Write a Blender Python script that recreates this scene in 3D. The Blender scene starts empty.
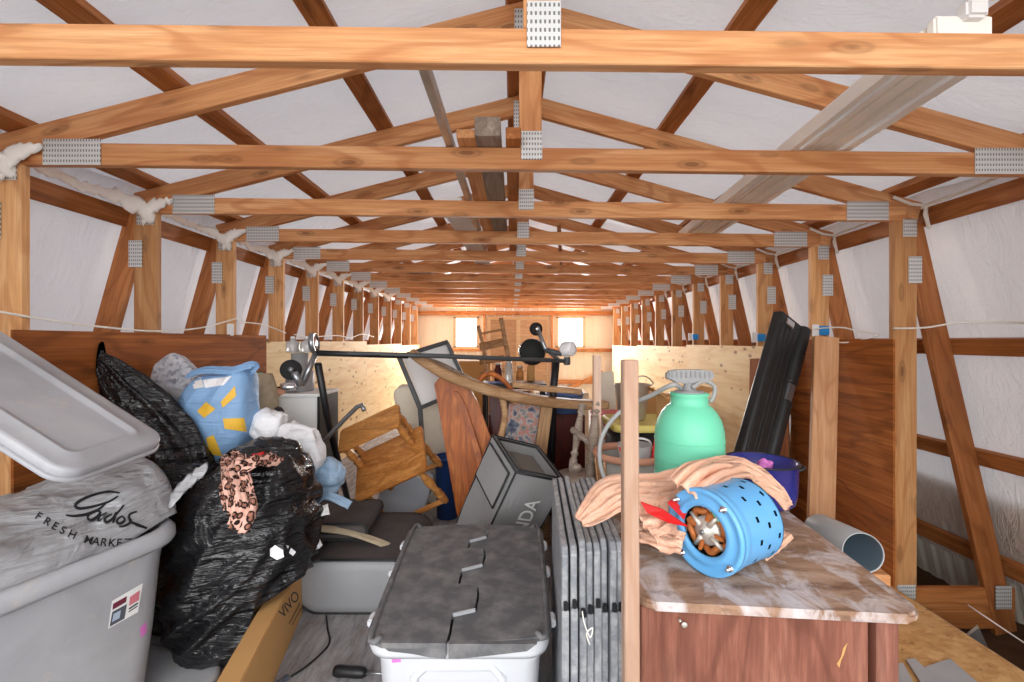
import bpy, bmesh, math, random
from mathutils import Vector, Matrix, noise, Quaternion
from mathutils.bvhtree import BVHTree
R = random.Random(7)
SC = bpy.context.scene
COL = SC.collection
E = 1.38          # eye height
F = 440.0         # focal length in pixels of the 1024 wide frame

def P(px, py, d):
    """point seen at a pixel of the photograph at depth d"""
    return Vector(((px - 512) * d / F, d, E - (py - 341) * d / F))

# ------------------------------------------------------------------ materials
def lin(c):
    c = c / 255.0
    return c / 12.92 if c <= 0.04045 else ((c + 0.055) / 1.055) ** 2.4
def S(r, g, b): return (lin(r), lin(g), lin(b), 1.0)

class NT:
    def __init__(s, name):
        s.m = bpy.data.materials.new(name); s.m.use_nodes = True
        s.t = s.m.node_tree; s.n = s.t.nodes; s.b = s.n["Principled BSDF"]
        s.tc = None
    def new(s, typ, **kw):
        n = s.n.new(typ)
        for k, v in kw.items(): setattr(n, k, v)
        return n
    def link(s, a, b): s.t.links.new(a, b)
    def coord(s, scale=(1, 1, 1), rnd=0.0, rot=(0, 0, 0)):
        tc = s.new("ShaderNodeTexCoord")
        out = tc.outputs["Object"]
        if rnd:
            oi = s.new("ShaderNodeObjectInfo")
            ml = s.new("ShaderNodeVectorMath", operation="SCALE"); ml.inputs[0].default_value = (rnd, rnd * .7, rnd * 1.3)
            s.link(oi.outputs["Random"], ml.inputs["Scale"])
            ad = s.new("ShaderNodeVectorMath", operation="ADD")
            s.link(out, ad.inputs[0]); s.link(ml.outputs[0], ad.inputs[1]); out = ad.outputs[0]
        mp = s.new("ShaderNodeMapping"); mp.inputs["Scale"].default_value = scale; mp.inputs["Rotation"].default_value = rot
        s.link(out, mp.inputs["Vector"])
        return mp.outputs[0]
    def noise(s, vec, scale, detail=4, rough=.55, dist=0.0):
        n = s.new("ShaderNodeTexNoise"); n.inputs["Scale"].default_value = scale
        n.inputs["Detail"].default_value = detail; n.inputs["Roughness"].default_value = rough; n.inputs["Distortion"].default_value = dist
        s.link(vec, n.inputs["Vector"]); return n.outputs["Fac"]
    def ramp(s, fac, stops):
        r = s.new("ShaderNodeValToRGB"); el = r.color_ramp.elements
        while len(el) < len(stops): el.new(.5)
        for e, (p, c) in zip(el, stops): e.position = p; e.color = c if len(c) == 4 else (*c, 1)
        s.link(fac, r.inputs[0]); return r.outputs[0]
    def mix(s, fac, a, b, mode="MIX"):
        m = s.new("ShaderNodeMix", data_type="RGBA", blend_type=mode)
        for v, i in ((fac, 0), (a, 6), (b, 7)):
            if hasattr(v, "is_linked"): s.link(v, m.inputs[i])
            else: m.inputs[i].default_value = v
        return m.outputs[2]
    def color(s, c):
        if hasattr(c, "is_linked"): s.link(c, s.b.inputs["Base Color"])
        else: s.b.inputs["Base Color"].default_value = c
    def bump(s, h, strength=.3, dist=.01):
        b = s.new("ShaderNodeBump"); b.inputs["Strength"].default_value = strength; b.inputs["Distance"].default_value = dist
        s.link(h, b.inputs["Height"]); s.link(b.outputs[0], s.b.inputs["Normal"])
    def set(s, rough=.6, metal=0.0, spec=.4):
        s.b.inputs["Roughness"].default_value = rough; s.b.inputs["Metallic"].default_value = metal
        s.b.inputs["Specular IOR Level"].default_value = spec; return s

G = lambda v: (v, v, v, 1)
t_mid = lambda a, b: tuple((x + y) / 2 for x, y in zip(a, b))
def wood(name, light, mid, dark, knots=.6, rough=.6, stretch=1.0, var=.35, up=False):
    t = NT(name).set(rough, 0, .3)
    if up:  # grain runs along Z instead of X
        co_ = t.coord
        t.coord = lambda scale=(1, 1, 1), rnd=0.0, rot=(0, 0, 0): co_((scale[2], scale[1], scale[0]), rnd, rot)
    v = t.coord((1.6 * stretch, 20, 20), 13.0)
    n1 = t.noise(v, 1.0, 5, .6, .6)
    v2 = t.coord((.7, 3.2, 3.2), 13.0)
    n2 = t.noise(v2, 1.3, 2, .5, .3)
    # growth rings: bands bent by the slow noise
    w = t.new("ShaderNodeMath", operation="MULTIPLY"); w.inputs[1].default_value = 44.0; t.link(n2, w.inputs[0])
    sn = t.new("ShaderNodeMath", operation="SINE"); t.link(w.outputs[0], sn.inputs[0])
    ring = t.ramp(sn.outputs[0], [(0.0, G(0)), (.6, G(.12)), (.9, G(.75)), (1.0, G(.9))])
    base = t.ramp(n1, [(.28, t_mid(dark, mid)), (.5, mid), (.72, light)])
    base = t.mix(ring, base, t.mix(.6, base, dark))
    nf = t.noise(t.coord((3.0 * stretch, 95, 95), 13.0), 1.0, 3, .6)
    base = t.mix(t.ramp(nf, [(.40, G(.42)), (.56, G(0))]), base, dark)
    if knots:
        vk = t.coord((3.4, 11, 11), 13.0)
        vo = t.new("ShaderNodeTexVoronoi"); vo.inputs["Scale"].default_value = 1.0; t.link(vk, vo.inputs["Vector"])
        k = t.ramp(vo.outputs["Distance"], [(0.0, G(.9)), (.08, G(.95)), (.13, G(.35)), (.19, G(.55)), (.24, G(.1)), (.32, G(0))])
        kf = t.new("ShaderNodeMath", operation="MULTIPLY"); kf.inputs[1].default_value = knots; t.link(k, kf.inputs[0])
        base = t.mix(kf.outputs[0], base, tuple(c * .35 for c in dark[:3]) + (1,))
    oi = t.new("ShaderNodeObjectInfo")
    tint = t.ramp(oi.outputs["Random"], [(0, (1 - var, (1 - var) * .93, (1 - var) * .86, 1)), (1, (1.0, 1.0, 1.0, 1))])
    base = t.mix(1.0, base, tint, "MULTIPLY")
    t.color(base); t.bump(n1, .15, .004)
    return t.m

def plain(name, c, rough=.5, metal=0, spec=.4, dirt=0.0, dirtc=None, dscale=6, bump=0, bscale=40):
    t = NT(name).set(rough, metal, spec)
    v = t.coord((1, 1, 1), 5.0)
    if dirt:
        n = t.noise(v, dscale, 6, .65)
        f = t.ramp(n, [(.42, G(0)), (.70, G(dirt))])
        t.color(t.mix(f, c, dirtc or tuple(x * .4 for x in c[:3]) + (1,)))
    else:
        n = t.noise(v, dscale, 3)
        t.color(t.mix(t.ramp(n, [(.3, G(0)), (.7, G(.25))]), c, tuple(x * .8 for x in c[:3]) + (1,)))
    if bump: t.bump(t.noise(v, bscale, 4), bump, .004)
    return t.m

M = {}
M['fir'] = wood('fir_lumber', S(236, 186, 136), S(222, 162, 108), S(184, 114, 66), .75, .6, 1.0, .22)
M['fir_dark'] = wood('fir_dark_lumber', S(212, 146, 88), S(192, 122, 66), S(146, 86, 42), .5)  # darker, browner fir tone for purlins, girts and feet
M['leg'] = wood('fir_leg', S(222, 156, 100), S(204, 132, 76), S(156, 92, 48), .6)
M['fir_pale'] = wood('fir_pale', S(236, 190, 148), S(222, 170, 124), S(190, 132, 88), .4)
M['pine_post'] = wood('pine_post', S(240, 196, 144), S(228, 174, 118), S(192, 130, 78), .8)
M['stick'] = wood('pink_stick', S(226, 200, 182), S(216, 184, 162), S(198, 158, 134), .2)
M['honey'] = wood('honey_oak', S(222, 164, 100), S(202, 140, 76), S(154, 98, 48), .15, .35, 1.5, .1)
M['polish'] = wood('polished_cherry', S(212, 130, 56), S(190, 104, 38), S(130, 62, 20), 0, .4, 1, .1, True)
M['weather'] = wood('weathered_wood', S(216, 182, 142), S(192, 152, 110), S(146, 106, 70), .2)
M['greywood'] = wood('grey_weathered_wood', S(194, 182, 168), S(170, 156, 142), S(128, 112, 100), 0)
M['ply_brown'] = wood('brown_plywood', S(190, 118, 56), S(160, 90, 36), S(110, 58, 20), .5, .8, .5, .12)
M['redwood'] = wood('dresser_redbrown', S(160, 112, 94), S(138, 88, 72), S(94, 54, 42), .1, .6, 2.0, .05)
M['maroon'] = wood('maroon_stained_wood', S(112, 40, 24), S(86, 26, 16), S(52, 14, 8), 0, .4, 1, .2, True)

def mk_plypale():
    t = NT('spruce_plywood').set(.65, 0, .25)
    v = t.coord((1.2, 6, 9), 3.0)
    n = t.noise(v, 1.5, 5, .6, .8)
    c = t.ramp(n, [(.3, S(224, 186, 132)), (.5, S(238, 210, 160)), (.75, S(248, 228, 186))])
    vk = t.coord((5, 9, 10), 3.0)
    vo = t.new("ShaderNodeTexVoronoi"); vo.inputs["Scale"].default_value = 1.0; t.link(vk, vo.inputs["Vector"])
    k = t.ramp(vo.outputs["Distance"], [(0, G(.9)), (.12, G(.7)), (.20, G(0))])
    t.color(t.mix(k, c, S(128, 82, 40))); return t.m
M['ply_pale'] = mk_plypale()

def mk_osb():
    t = NT('oriented_strand_board').set(.75, 0, .2)
    v = t.coord((1, 1, 1), 0)
    vo = t.new("ShaderNodeTexVoronoi"); vo.inputs["Scale"].default_value = 28
    mp = t.coord((1, 2.2, 1), 0); t.link(mp, vo.inputs["Vector"])
    n = t.noise(v, 9, 6, .7)
    c = t.ramp(n, [(.3, S(150, 104, 60)), (.5, S(196, 150, 96)), (.75, S(216, 178, 128))])
    c = t.mix(.35, c, t.ramp(vo.outputs["Color"], [(0, S(160, 110, 60)), (1, S(226, 186, 130))]))
    sp = t.ramp(t.noise(v, 30, 2), [(.68, G(0)), (.74, G(.8))])
    t.color(t.mix(sp, c, S(84, 60, 40))); t.bump(n, .3, .004); return t.m
M['osb'] = mk_osb()

def mk_liner(name, c):
    t = NT(name).set(.38, 0, .45)
    v = t.coord((1, 1, 1), 0)
    n = t.noise(v, 2.2, 5, .55, .6)
    t.color(t.mix(t.ramp(n, [(.3, G(0)), (.8, G(.5))]), c, tuple(x * .82 for x in c[:3]) + (1,)))
    t.bump(t.noise(t.coord((1, 2.4, 1), 0), 4, 6, .62, 1.6), .6, .05)
    tr = t.new("ShaderNodeBsdfTranslucent"); tr.inputs[0].default_value = (.92, .92, .95, 1)
    mx = t.new("ShaderNodeMixShader"); mx.inputs[0].default_value = .12
    out = t.n["Material Output"]
    t.link(t.b.outputs[0], mx.inputs[1]); t.link(tr.outputs[0], mx.inputs[2]); t.link(mx.outputs[0], out.inputs[0])
    return t.m
M['liner'] = mk_liner('white_poly_liner', S(222, 222, 227))
M['liner_warm'] = mk_liner('warm_lit_poly_liner', S(220, 208, 196))  # right wall liner: warm light tinted into its base colour

def mk_plate():
    t = NT('galvanised_nail_plate').set(.42, .2, .5)
    tc = t.new("ShaderNodeTexCoord"); sx = t.new("ShaderNodeSeparateXYZ"); t.link(tc.outputs["Object"], sx.inputs[0])
    def saw(o, per):
        a = t.new("ShaderNodeMath", operation="MULTIPLY"); a.inputs[1].default_value = 2 * math.pi / per; t.link(o, a.inputs[0])
        b = t.new("ShaderNodeMath", operation="SINE"); t.link(a.outputs[0], b.inputs[0]); return b.outputs[0]
    a = saw(sx.outputs[0], .0115); b = saw(sx.outputs[2], .021)
    mn = t.new("ShaderNodeMath", operation="MINIMUM"); t.link(a, mn.inputs[0]); t.link(b, mn.inputs[1])
    f = t.ramp(mn.outputs[0], [(.0, G(0)), (.25, G(1))])
    t.color(t.mix(f, S(214, 215, 213), S(120, 120, 118))); t.bump(f, .4, .004); return t.m
M['plate'] = mk_plate()

def mk_floor():
    t = NT('grey_board_floor').set(.75, 0, .3)
    v = t.coord((9, 1.5, 1), 0, (0, 0, .6))
    n = t.noise(v, 3, 7, .7, .4)
    c = t.ramp(n, [(.3, S(112, 108, 108)), (.55, S(158, 155, 156)), (.8, S(186, 184, 186))])
    n2 = t.ramp(t.noise(t.coord(), 7, 4), [(.55, G(0)), (.75, G(.6))])
    t.color(t.mix(n2, c, S(128, 116, 106))); t.bump(n, .2, .004); return t.m
M['floor'] = mk_floor()

def mk_bag(name, c, rough=.22, sc=9, st=.9, dist=.03):
    t = NT(name).set(rough, 0, .6); t.color(c)
    n = t.noise(t.coord((1, 1, 1), 4.0), sc, 3, .5, 2.2)
    n2 = t.noise(t.coord((2.2, 2.2, 16), 4.0, (0.15, -.65, .2)), 1.3, 4, .55, .7)
    wn = t.new("ShaderNodeMath", operation="MULTIPLY"); wn.inputs[1].default_value = .45; t.link(n, wn.inputs[0])
    ad = t.new("ShaderNodeMath", operation="ADD"); t.link(wn.outputs[0], ad.inputs[0]); t.link(n2, ad.inputs[1])
    t.bump(ad.outputs[0], st, dist); return t.m
M['blackbag'] = mk_bag('black_garbage_plastic', S(22, 22, 24), .22, 5, .8, .06)
M['greybag'] = mk_bag('grey_shopping_plastic', S(158, 158, 160), .28, 5, .7, .05)
M['whitebag'] = mk_bag('white_plastic_bag', S(238, 238, 240), .4, 9, .5)
M['bluebag'] = mk_bag('blue_woven_bag', S(132, 172, 214), .5, 6, .4)
M['ltbluebag'] = mk_bag('pale_blue_plastic', S(160, 188, 214), .35, 8, .5)
M['peach'] = mk_bag('peach_plastic_film', S(230, 182, 154), .45, 9, .5)
M['foam'] = plain('torn_cream_foam', S(252, 250, 244), .9, 0, .1, .15, S(200, 190, 168), 20, .6, 60)

def mk_greybin():
    t = NT('grey_bin_plastic').set(.38, 0, .45)
    n = t.noise(t.coord((1, 1, 1), 2.0), 3.0, 6, .6, .5)
    c = t.ramp(n, [(.35, S(160, 161, 165)), (.6, S(178, 179, 183)), (.8, S(190, 190, 191))])
    st = t.ramp(t.noise(t.coord((1, 1, 1), 2.0), 8, 6, .7, .4), [(.60, G(0)), (.72, G(.5))])
    t.color(t.mix(st, c, S(206, 196, 178))); return t.m
M['greybin'] = mk_greybin()
M['lidgrey'] = plain('grey_lid_plastic', S(158, 160, 164), .35, 0, .45, .35, S(192, 188, 178), 6)
M['totewhite'] = plain('clear_white_plastic', S(204, 206, 210), .35, 0, .5, .15, S(205, 205, 205), 4)
M['totelid'] = plain('dusty_charcoal_plastic', S(92, 92, 94), .55, 0, .3, .7, S(140, 138, 136), 12)
M['black'] = plain('black_metal_paint', S(28, 28, 30), .4)
M['blackfab'] = plain('black_vinyl', S(36, 37, 38), .42, 0, .4, .3, S(58, 58, 56), 8, .4, 30)
M['rubber'] = plain('black_rubber', S(22, 22, 22), .75)
M['steel'] = plain('grey_steel_tube', S(150, 152, 154), .3, .8)
M['chrome'] = plain('chrome', S(220, 220, 222), .15, 1.0)
M['panelgrey'] = plain('grey_metal_frame_paint', S(128, 131, 136), .5, .1, .4, .7, S(190, 190, 190), 26)
M['framegrey'] = plain('dark_grey_frame_paint', S(74, 76, 78), .5)
M['fixture'] = plain('cream_fixture_enamel', S(252, 249, 240), .35, 0, .4)
M['tube'] = plain('fluorescent_tube_glass', S(240, 240, 238), .2, 0, .5)
M['white'] = plain('white_paint', S(236, 236, 234), .45)
M['whitewire'] = plain('white_cable', S(240, 236, 226), .5)
M['offwhite'] = plain('cream_cloth', S(230, 222, 204), .85, 0, .1, .3, S(180, 172, 150), 5, .3, 12)
M['siding'] = plain('white_corrugated_metal', S(232, 228, 214), .45, .1)
M['dirt'] = plain('packed_dirt', S(92, 70, 52), .95, 0, .1, .5, S(60, 44, 32), 8, .6, 20)
M['card'] = plain('brown_cardboard', S(196, 150, 96), .85, 0, .15, .2, S(168, 124, 76), 5)
M['ink'] = plain('black_ink', S(26, 26, 28), .6)
M['cushdark'] = plain('dark_grey_cushion_fabric', S(84, 80, 80), .9, 0, .1, .6, S(104, 92, 88), 12, .4, 50)
M['cushend'] = plain('grey_vinyl', S(150, 151, 154), .5, 0, .35, .2, S(120, 120, 122), 6)
M['motor'] = plain('blue_enamel', S(98, 170, 224), .35, 0, .5, .18, S(150, 190, 220), 9)
M['hole'] = plain('dark_hole', S(14, 16, 22), .9)
M['copper'] = plain('copper_winding', S(190, 112, 56), .5, .3, .4, .4, S(120, 70, 40), 30, .5, 80)
M['cast'] = plain('cast_alloy', S(206, 200, 188), .4, .5, .4, .3, S(130, 120, 110), 20)
M['green'] = plain('mint_green_enamel', S(110, 206, 168), .42, 0, .45, .25, S(150, 226, 196), 4)
M['pot'] = plain('cobalt_enamel', S(40, 44, 128), .22, 0, .6, .2, S(60, 70, 140), 10)
M['greyplast'] = plain('grey_pump_plastic', S(146, 146, 146), .5)
M['hose'] = plain('grey_hose', S(156, 156, 154), .5)
M['duct'] = plain('pale_grey_duct', S(196, 200, 202), .4, .1)
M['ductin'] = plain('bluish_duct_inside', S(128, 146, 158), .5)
M['yellow'] = plain('yellow_print', S(242, 190, 60), .5)
M['yellowlid'] = plain('dull_yellow_plastic', S(214, 198, 110), .5)
M['red'] = plain('red_plastic', S(206, 36, 36), .4)
M['magenta'] = plain('magenta_smudge', S(226, 128, 206), .6)
M['bluebin'] = plain('dark_blue_plastic', S(38, 72, 132), .4)
M['bluetub'] = plain('slate_blue_plastic', S(92, 118, 170), .45)
M['outblue'] = plain('blue_electrical_box', S(42, 146, 220), .4)
M['galv'] = plain('galvanised_steel', S(200, 198, 192), .32, .75, .5, .3, S(120, 116, 110), 10)
M['clay'] = plain('terracotta_rim', S(206, 150, 122), .7, 0, .2, .4, S(160, 110, 86), 12)
M['stonepot'] = plain('grey_stone_pot', S(164, 160, 152), .8, 0, .2, .4, S(120, 116, 108), 14, .3, 40)
M['vinylgrey'] = plain('clear_grey_vinyl', S(178, 184, 192), .25, 0, .5, .3, S(196, 200, 206), 7, .5, 12)
M['case'] = plain('charcoal_canvas', S(150, 150, 150), .7, 0, .25, .35, S(140, 138, 136), 9, .2, 40)
M['caseedge'] = plain('black_binding', S(44, 44, 46), .6)
M['caseinner'] = plain('grey_case_lining', S(122, 116, 108), .85)
M['glassm'] = None

def mk_speck():
    t = NT('speckled_carpet_padding').set(.95, 0, .1)
    vo = t.new("ShaderNodeTexVoronoi"); vo.inputs["Scale"].default_value = 55; t.link(t.coord((1, 1, 1), 3), vo.inputs["Vector"])
    t.color(t.ramp(vo.outputs["Color"], [(0, S(120, 122, 132)), (.4, S(176, 178, 186)), (1, S(206, 204, 206))]))
    t.bump(vo.outputs["Distance"], .5, .01); return t.m
M['speck'] = mk_speck()
M['rug'] = plain('tan_rug_backing', S(186, 170, 144), .95, 0, .1, .5, S(150, 134, 110), 30, .5, 60)

def mk_leopard():
    t = NT('leopard_print_cloth').set(.8, 0, .2)
    v = t.coord((1, 1, 1), 0)
    vo = t.new("ShaderNodeTexVoronoi", feature='F1'); vo.inputs["Scale"].default_value = 34; t.link(v, vo.inputs["Vector"])
    ring = t.ramp(vo.outputs["Distance"], [(.0, S(176, 124, 104)), (.30, S(160, 110, 92)), (.36, S(34, 24, 24)), (.50, S(40, 28, 26)), (.56, S(226, 178, 160)), (1, S(232, 188, 170))])
    t.color(ring); return t.m
M['leopard'] = mk_leopard()

def mk_paint():
    t = NT('speckled_abstract_print').set(.6, 0, .3)
    n = t.new("ShaderNodeTexNoise"); n.inputs["Scale"].default_value = 16; n.inputs["Detail"].default_value = 6; t.link(t.coord(), n.inputs["Vector"])
    c = t.ramp(n.outputs["Fac"], [(.32, S(50, 60, 92)), (.44, S(120, 126, 140)), (.51, S(190, 184, 178)), (.57, S(206, 132, 120)), (.63, S(150, 160, 150)), (.74, S(60, 60, 70))])
    t.color(c); return t.m
M['paint'] = mk_paint()

def mk_top():
    t = NT('worn_dresser_top').set(.6, 0, .35)
    v = t.coord((1.2, 5, 5), 0)
    n = t.noise(v, 2.4, 6, .65, .8)
    c = t.ramp(n, [(.3, S(118, 86, 64)), (.5, S(156, 122, 98)), (.7, S(184, 154, 132))])
    s = t.ramp(t.noise(t.coord((1.4, 1, 1)), 5.5, 6, .62, 1.2), [(.47, G(0)), (.55, G(.5)), (.66, G(.9))])
    c = t.mix(s, c, S(210, 202, 202))
    d = t.ramp(t.noise(t.coord((1, 2, 1)), 9, 5, .7), [(.54, G(0)), (.68, G(.6))])
    t.color(t.mix(d, c, S(84, 62, 52))); return t.m
M['top'] = mk_top()

def mk_glass():
    t = NT('window_glass'); out = t.n["Material Output"]
    tr = t.new("ShaderNodeBsdfTransparent"); gl = t.new("ShaderNodeBsdfGlossy"); gl.inputs["Roughness"].default_value = .05
    mx = t.new("ShaderNodeMixShader"); mx.inputs[0].default_value = .06
    t.link(tr.outputs[0], mx.inputs[1]); t.link(gl.outputs[0], mx.inputs[2]); t.link(mx.outputs[0], out.inputs[0]); return t.m
M['glass'] = mk_glass()

def mk_jar():
    t = NT('cloudy_jar_plastic').set(.25, 0, .5); t.color(S(206, 206, 204)); t.b.inputs["Transmission Weight"].default_value = .35; return t.m
M['jar'] = mk_jar()

# ------------------------------------------------------------------ objects
def tag(o, label=None, cat=None, group=None, kind=None):
    if label: o['label'] = label
    if cat: o['category'] = cat
    if group: o['group'] = group
    if kind: o['kind'] = kind
    return o

def thing(name, label, cat, loc=(0, 0, 0), group=None):
    o = bpy.data.objects.new(name, None); COL.objects.link(o); o.location = loc; o.empty_display_size = .05
    return tag(o, label, cat, group)

def obj(name, bm, mat, root=None, smooth=False, world=True, sub=0, solid=0):
    """link a bmesh (in world coordinates) as one mesh object under root"""
    bmesh.ops.recalc_face_normals(bm, faces=bm.faces)
    me = bpy.data.meshes.new(name)
    mats = mat if isinstance(mat, (list, tuple)) else [mat]
    off = Vector((0, 0, 0))
    if world:
        r = root
        if root is None:
            lo = [min(v.co[i] for v in bm.verts) for i in range(3)]; hi = [max(v.co[i] for v in bm.verts) for i in range(3)]
            off = Vector(((lo[0] + hi[0]) / 2, (lo[1] + hi[1]) / 2, lo[2]))
        else:
            while r is not None: off += r.location; r = r.parent
        bmesh.ops.translate(bm, verts=bm.verts, vec=-off)
    bm.to_mesh(me); bm.free()
    for m in mats: me.materials.append(m)
    if smooth:
        for p in me.polygons: p.use_smooth = True
    o = bpy.data.objects.new(name, me); COL.objects.link(o)
    if root is not None: o.parent = root
    elif world: o.location = off
    if solid:
        md = o.modifiers.new('s', 'SOLIDIFY'); md.thickness = solid; md.offset = 0
    if sub:
        md = o.modifiers.new('d', 'SUBSURF'); md.levels = sub; md.render_levels = sub
    return o

def axes(p0, p1, up=(0, 0, 1)):
    x = (Vector(p1) - Vector(p0)); L = x.length; x.normalize()
    u = Vector(up)
    if abs(u.dot(x)) > .98: u = Vector((1, 0, 0))
    z = (u - x * u.dot(x)).normalized(); y = z.cross(x)
    m = Matrix((x, y, z)).transposed()
    return m, L

def beam(name, p0, p1, h, t, mat, root=None, up=(0, 0, 1), bev=.003, ends=None):
    """a board from p0 to p1; local X along it so the grain follows"""
    m, L = axes(p0, p1, up)
    bm = bmesh.new(); bmesh.ops.create_cube(bm, size=1)
    for v in bm.verts: v.co = Vector((v.co.x * L, v.co.y * t, v.co.z * h))
    if bev: bmesh.ops.bevel(bm, geom=bm.edges[:], offset=bev, segments=1, affect='EDGES')
    o = obj(name, bm, mat, root, world=False)
    c = (Vector(p0) + Vector(p1)) / 2
    r = root
    while r is not None: c = c - r.location; r = r.parent
    o.location = c; o.rotation_mode = 'QUATERNION'; o.rotation_quaternion = m.to_quaternion()
    return o

def box(bm, c, s, rot=None, bev=0, seg=2):
    r = bmesh.ops.create_cube(bm, size=1); vs = r['verts']
    for v in vs: v.co = Vector((v.co.x * s[0], v.co.y * s[1], v.co.z * s[2]))
    if bev:
        es = list({e for v in vs for e in v.link_edges})
        rr = bmesh.ops.bevel(bm, geom=es, offset=bev, segments=seg, affect='EDGES')
        vs = list({v for f in rr['faces'] for v in f.verts} | {v for v in vs if v.is_valid})
    m = Matrix.Translation(Vector(c)) @ (rot.to_4x4() if rot else Matrix())
    bmesh.ops.transform(bm, matrix=m, verts=vs)
    return vs
def boxm(c, s, rot=None, bev=.004, seg=2):
    bm = bmesh.new(); box(bm, c, s, rot, bev, seg); return bm
def rz(deg): return Matrix.Rotation(math.radians(deg), 3, 'Z')

def ring_skin(bm, rings, cap=True, close=True):
    vr = [[bm.verts.new(p) for p in r] for r in rings]
    n = len(vr[0])
    for a, b in zip(vr, vr[1:]):
        for i in range(n if close else n - 1):
            bm.faces.new((a[i], a[(i + 1) % n], b[(i + 1) % n], b[i]))
    if cap and close:
        bm.faces.new(vr[0][::-1]); bm.faces.new(vr[-1])
    return vr

def tube(pts, r, seg=10, bm=None, smooth_n=0, cap=True):
    pts = [Vector(p) for p in pts]
    if smooth_n: pts = spline(pts, smooth_n)
    bm = bm or bmesh.new()
    rr = r if isinstance(r, (list, tuple)) else [r] * len(pts)
    if len(rr) != len(pts):
        k = len(rr) - 1
        rr = [rr[min(k, int(i * k / (len(pts) - 1)))] * (1 - (i * k / (len(pts) - 1)) % 1) + rr[min(k, int(i * k / (len(pts) - 1)) + 1)] * ((i * k / (len(pts) - 1)) % 1) for i in range(len(pts))]
    rings = []; up = Vector((.123, .2, 1)).normalized()
    for i, p in enumerate(pts):
        t = (pts[min(i + 1, len(pts) - 1)] - pts[max(i - 1, 0)]).normalized()
        if abs(t.dot(up)) > .95: up = Vector((1, .1, .05)).normalized()
        a = (up - t * up.dot(t)).normalized(); b = t.cross(a); up = a
        rings.append([p + (a * math.cos(2 * math.pi * k / seg) + b * math.sin(2 * math.pi * k / seg)) * rr[i] for k in range(seg)])
    ring_skin(bm, rings, cap); return bm

def spline(pts, n):
    out = []
    for i in range(len(pts) - 1):
        p0, p1, p2, p3 = pts[max(i - 1, 0)], pts[i], pts[i + 1], pts[min(i + 2, len(pts) - 1)]
        for k in range(n):
            t = k / n
            out.append(.5 * ((2 * p1) + (p2 - p0) * t + (2 * p0 - 5 * p1 + 4 * p2 - p3) * t * t + (3 * p1 - p0 - 3 * p2 + p3) * t ** 3))
    out.append(pts[-1]); return out

def lathe(prof, c, axis=(0, 0, 1), seg=32, bm=None, cap=True):
    """prof: list of (radius, height) along axis from c"""
    bm = bm or bmesh.new()
    ax = Vector(axis).normalized(); u = Vector((0, 0, 1)) if abs(ax.z) < .9 else Vector((1, 0, 0))
    a = (u - ax * u.dot(ax)).normalized(); b = ax.cross(a); c = Vector(c)
    rings = [[c + ax * h + (a * math.cos(2 * math.pi * k / seg) + b * math.sin(2 * math.pi * k / seg)) * max(r, 1e-4) for k in range(seg)] for r, h in prof]
    ring_skin(bm, rings, cap); return bm

def prism(poly, thick, bm=None):
    """poly: list of 3D points of one face; extruded by vector thick"""
    bm = bm or bmesh.new(); th = Vector(thick)
    a = [bm.verts.new(Vector(p)) for p in poly]; b = [bm.verts.new(Vector(p) + th) for p in poly]
    n = len(a); bm.faces.new(a); bm.faces.new(b[::-1])
    for i in range(n): bm.faces.new((a[i], b[i], b[(i + 1) % n], a[(i + 1) % n]))
    return bm

def rrect(w, h, r, n=5):
    pts = []
    for cx, cy, a0 in ((w / 2 - r, h / 2 - r, 0), (-w / 2 + r, h / 2 - r, 90), (-w / 2 + r, -h / 2 + r, 180), (w / 2 - r, -h / 2 + r, 270)):
        for k in range(n + 1):
            a = math.radians(a0 + 90 * k / n); pts.append((cx + r * math.cos(a), cy + r * math.sin(a)))
    return pts

def crump(p, s, amp):
    """creased plastic: voronoi facets plus noise"""
    d = noise.voronoi(Vector(p) * s)[0]
    return amp * ((d[1] - d[0]) * .9 - .3 + .5 * noise.noise(Vector(p) * s * .6))

def blob(c, r, sub=5, pw=2.0, amp=.03, s=7, rot=None, stretch=None, samp=.0, seed=0, flat=None):
    bm = bmesh.new(); bmesh.ops.create_icosphere(bm, subdivisions=sub, radius=1)
    sd = Vector((seed * 3.7, seed * 1.9, seed * 5.3)); c = Vector(c)
    for v in bm.verts:
        n = v.co.normalized()
        q = (abs(n.x) ** pw + abs(n.y) ** pw + abs(n.z) ** pw) ** (-1 / pw)
        p = Vector((n.x * q * r[0], n.y * q * r[1], n.z * q * r[2]))
        k = crump(p + sd, s, amp)
        if stretch:
            d1, f = stretch; d1 = Vector(d1).normalized()
            al = p.dot(d1); pe = p - d1 * al
            wob = noise.noise(d1 * al * 1.6 + pe * f + sd)
            k += samp * (1 - abs(wob) * 2.2)
        p = p + n * k
        if rot: p = rot @ p
        p = p + c
        if flat is not None and p.z < flat: p.z = flat + (p.z - flat) * .03
        v.co = p
    return bm

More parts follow.
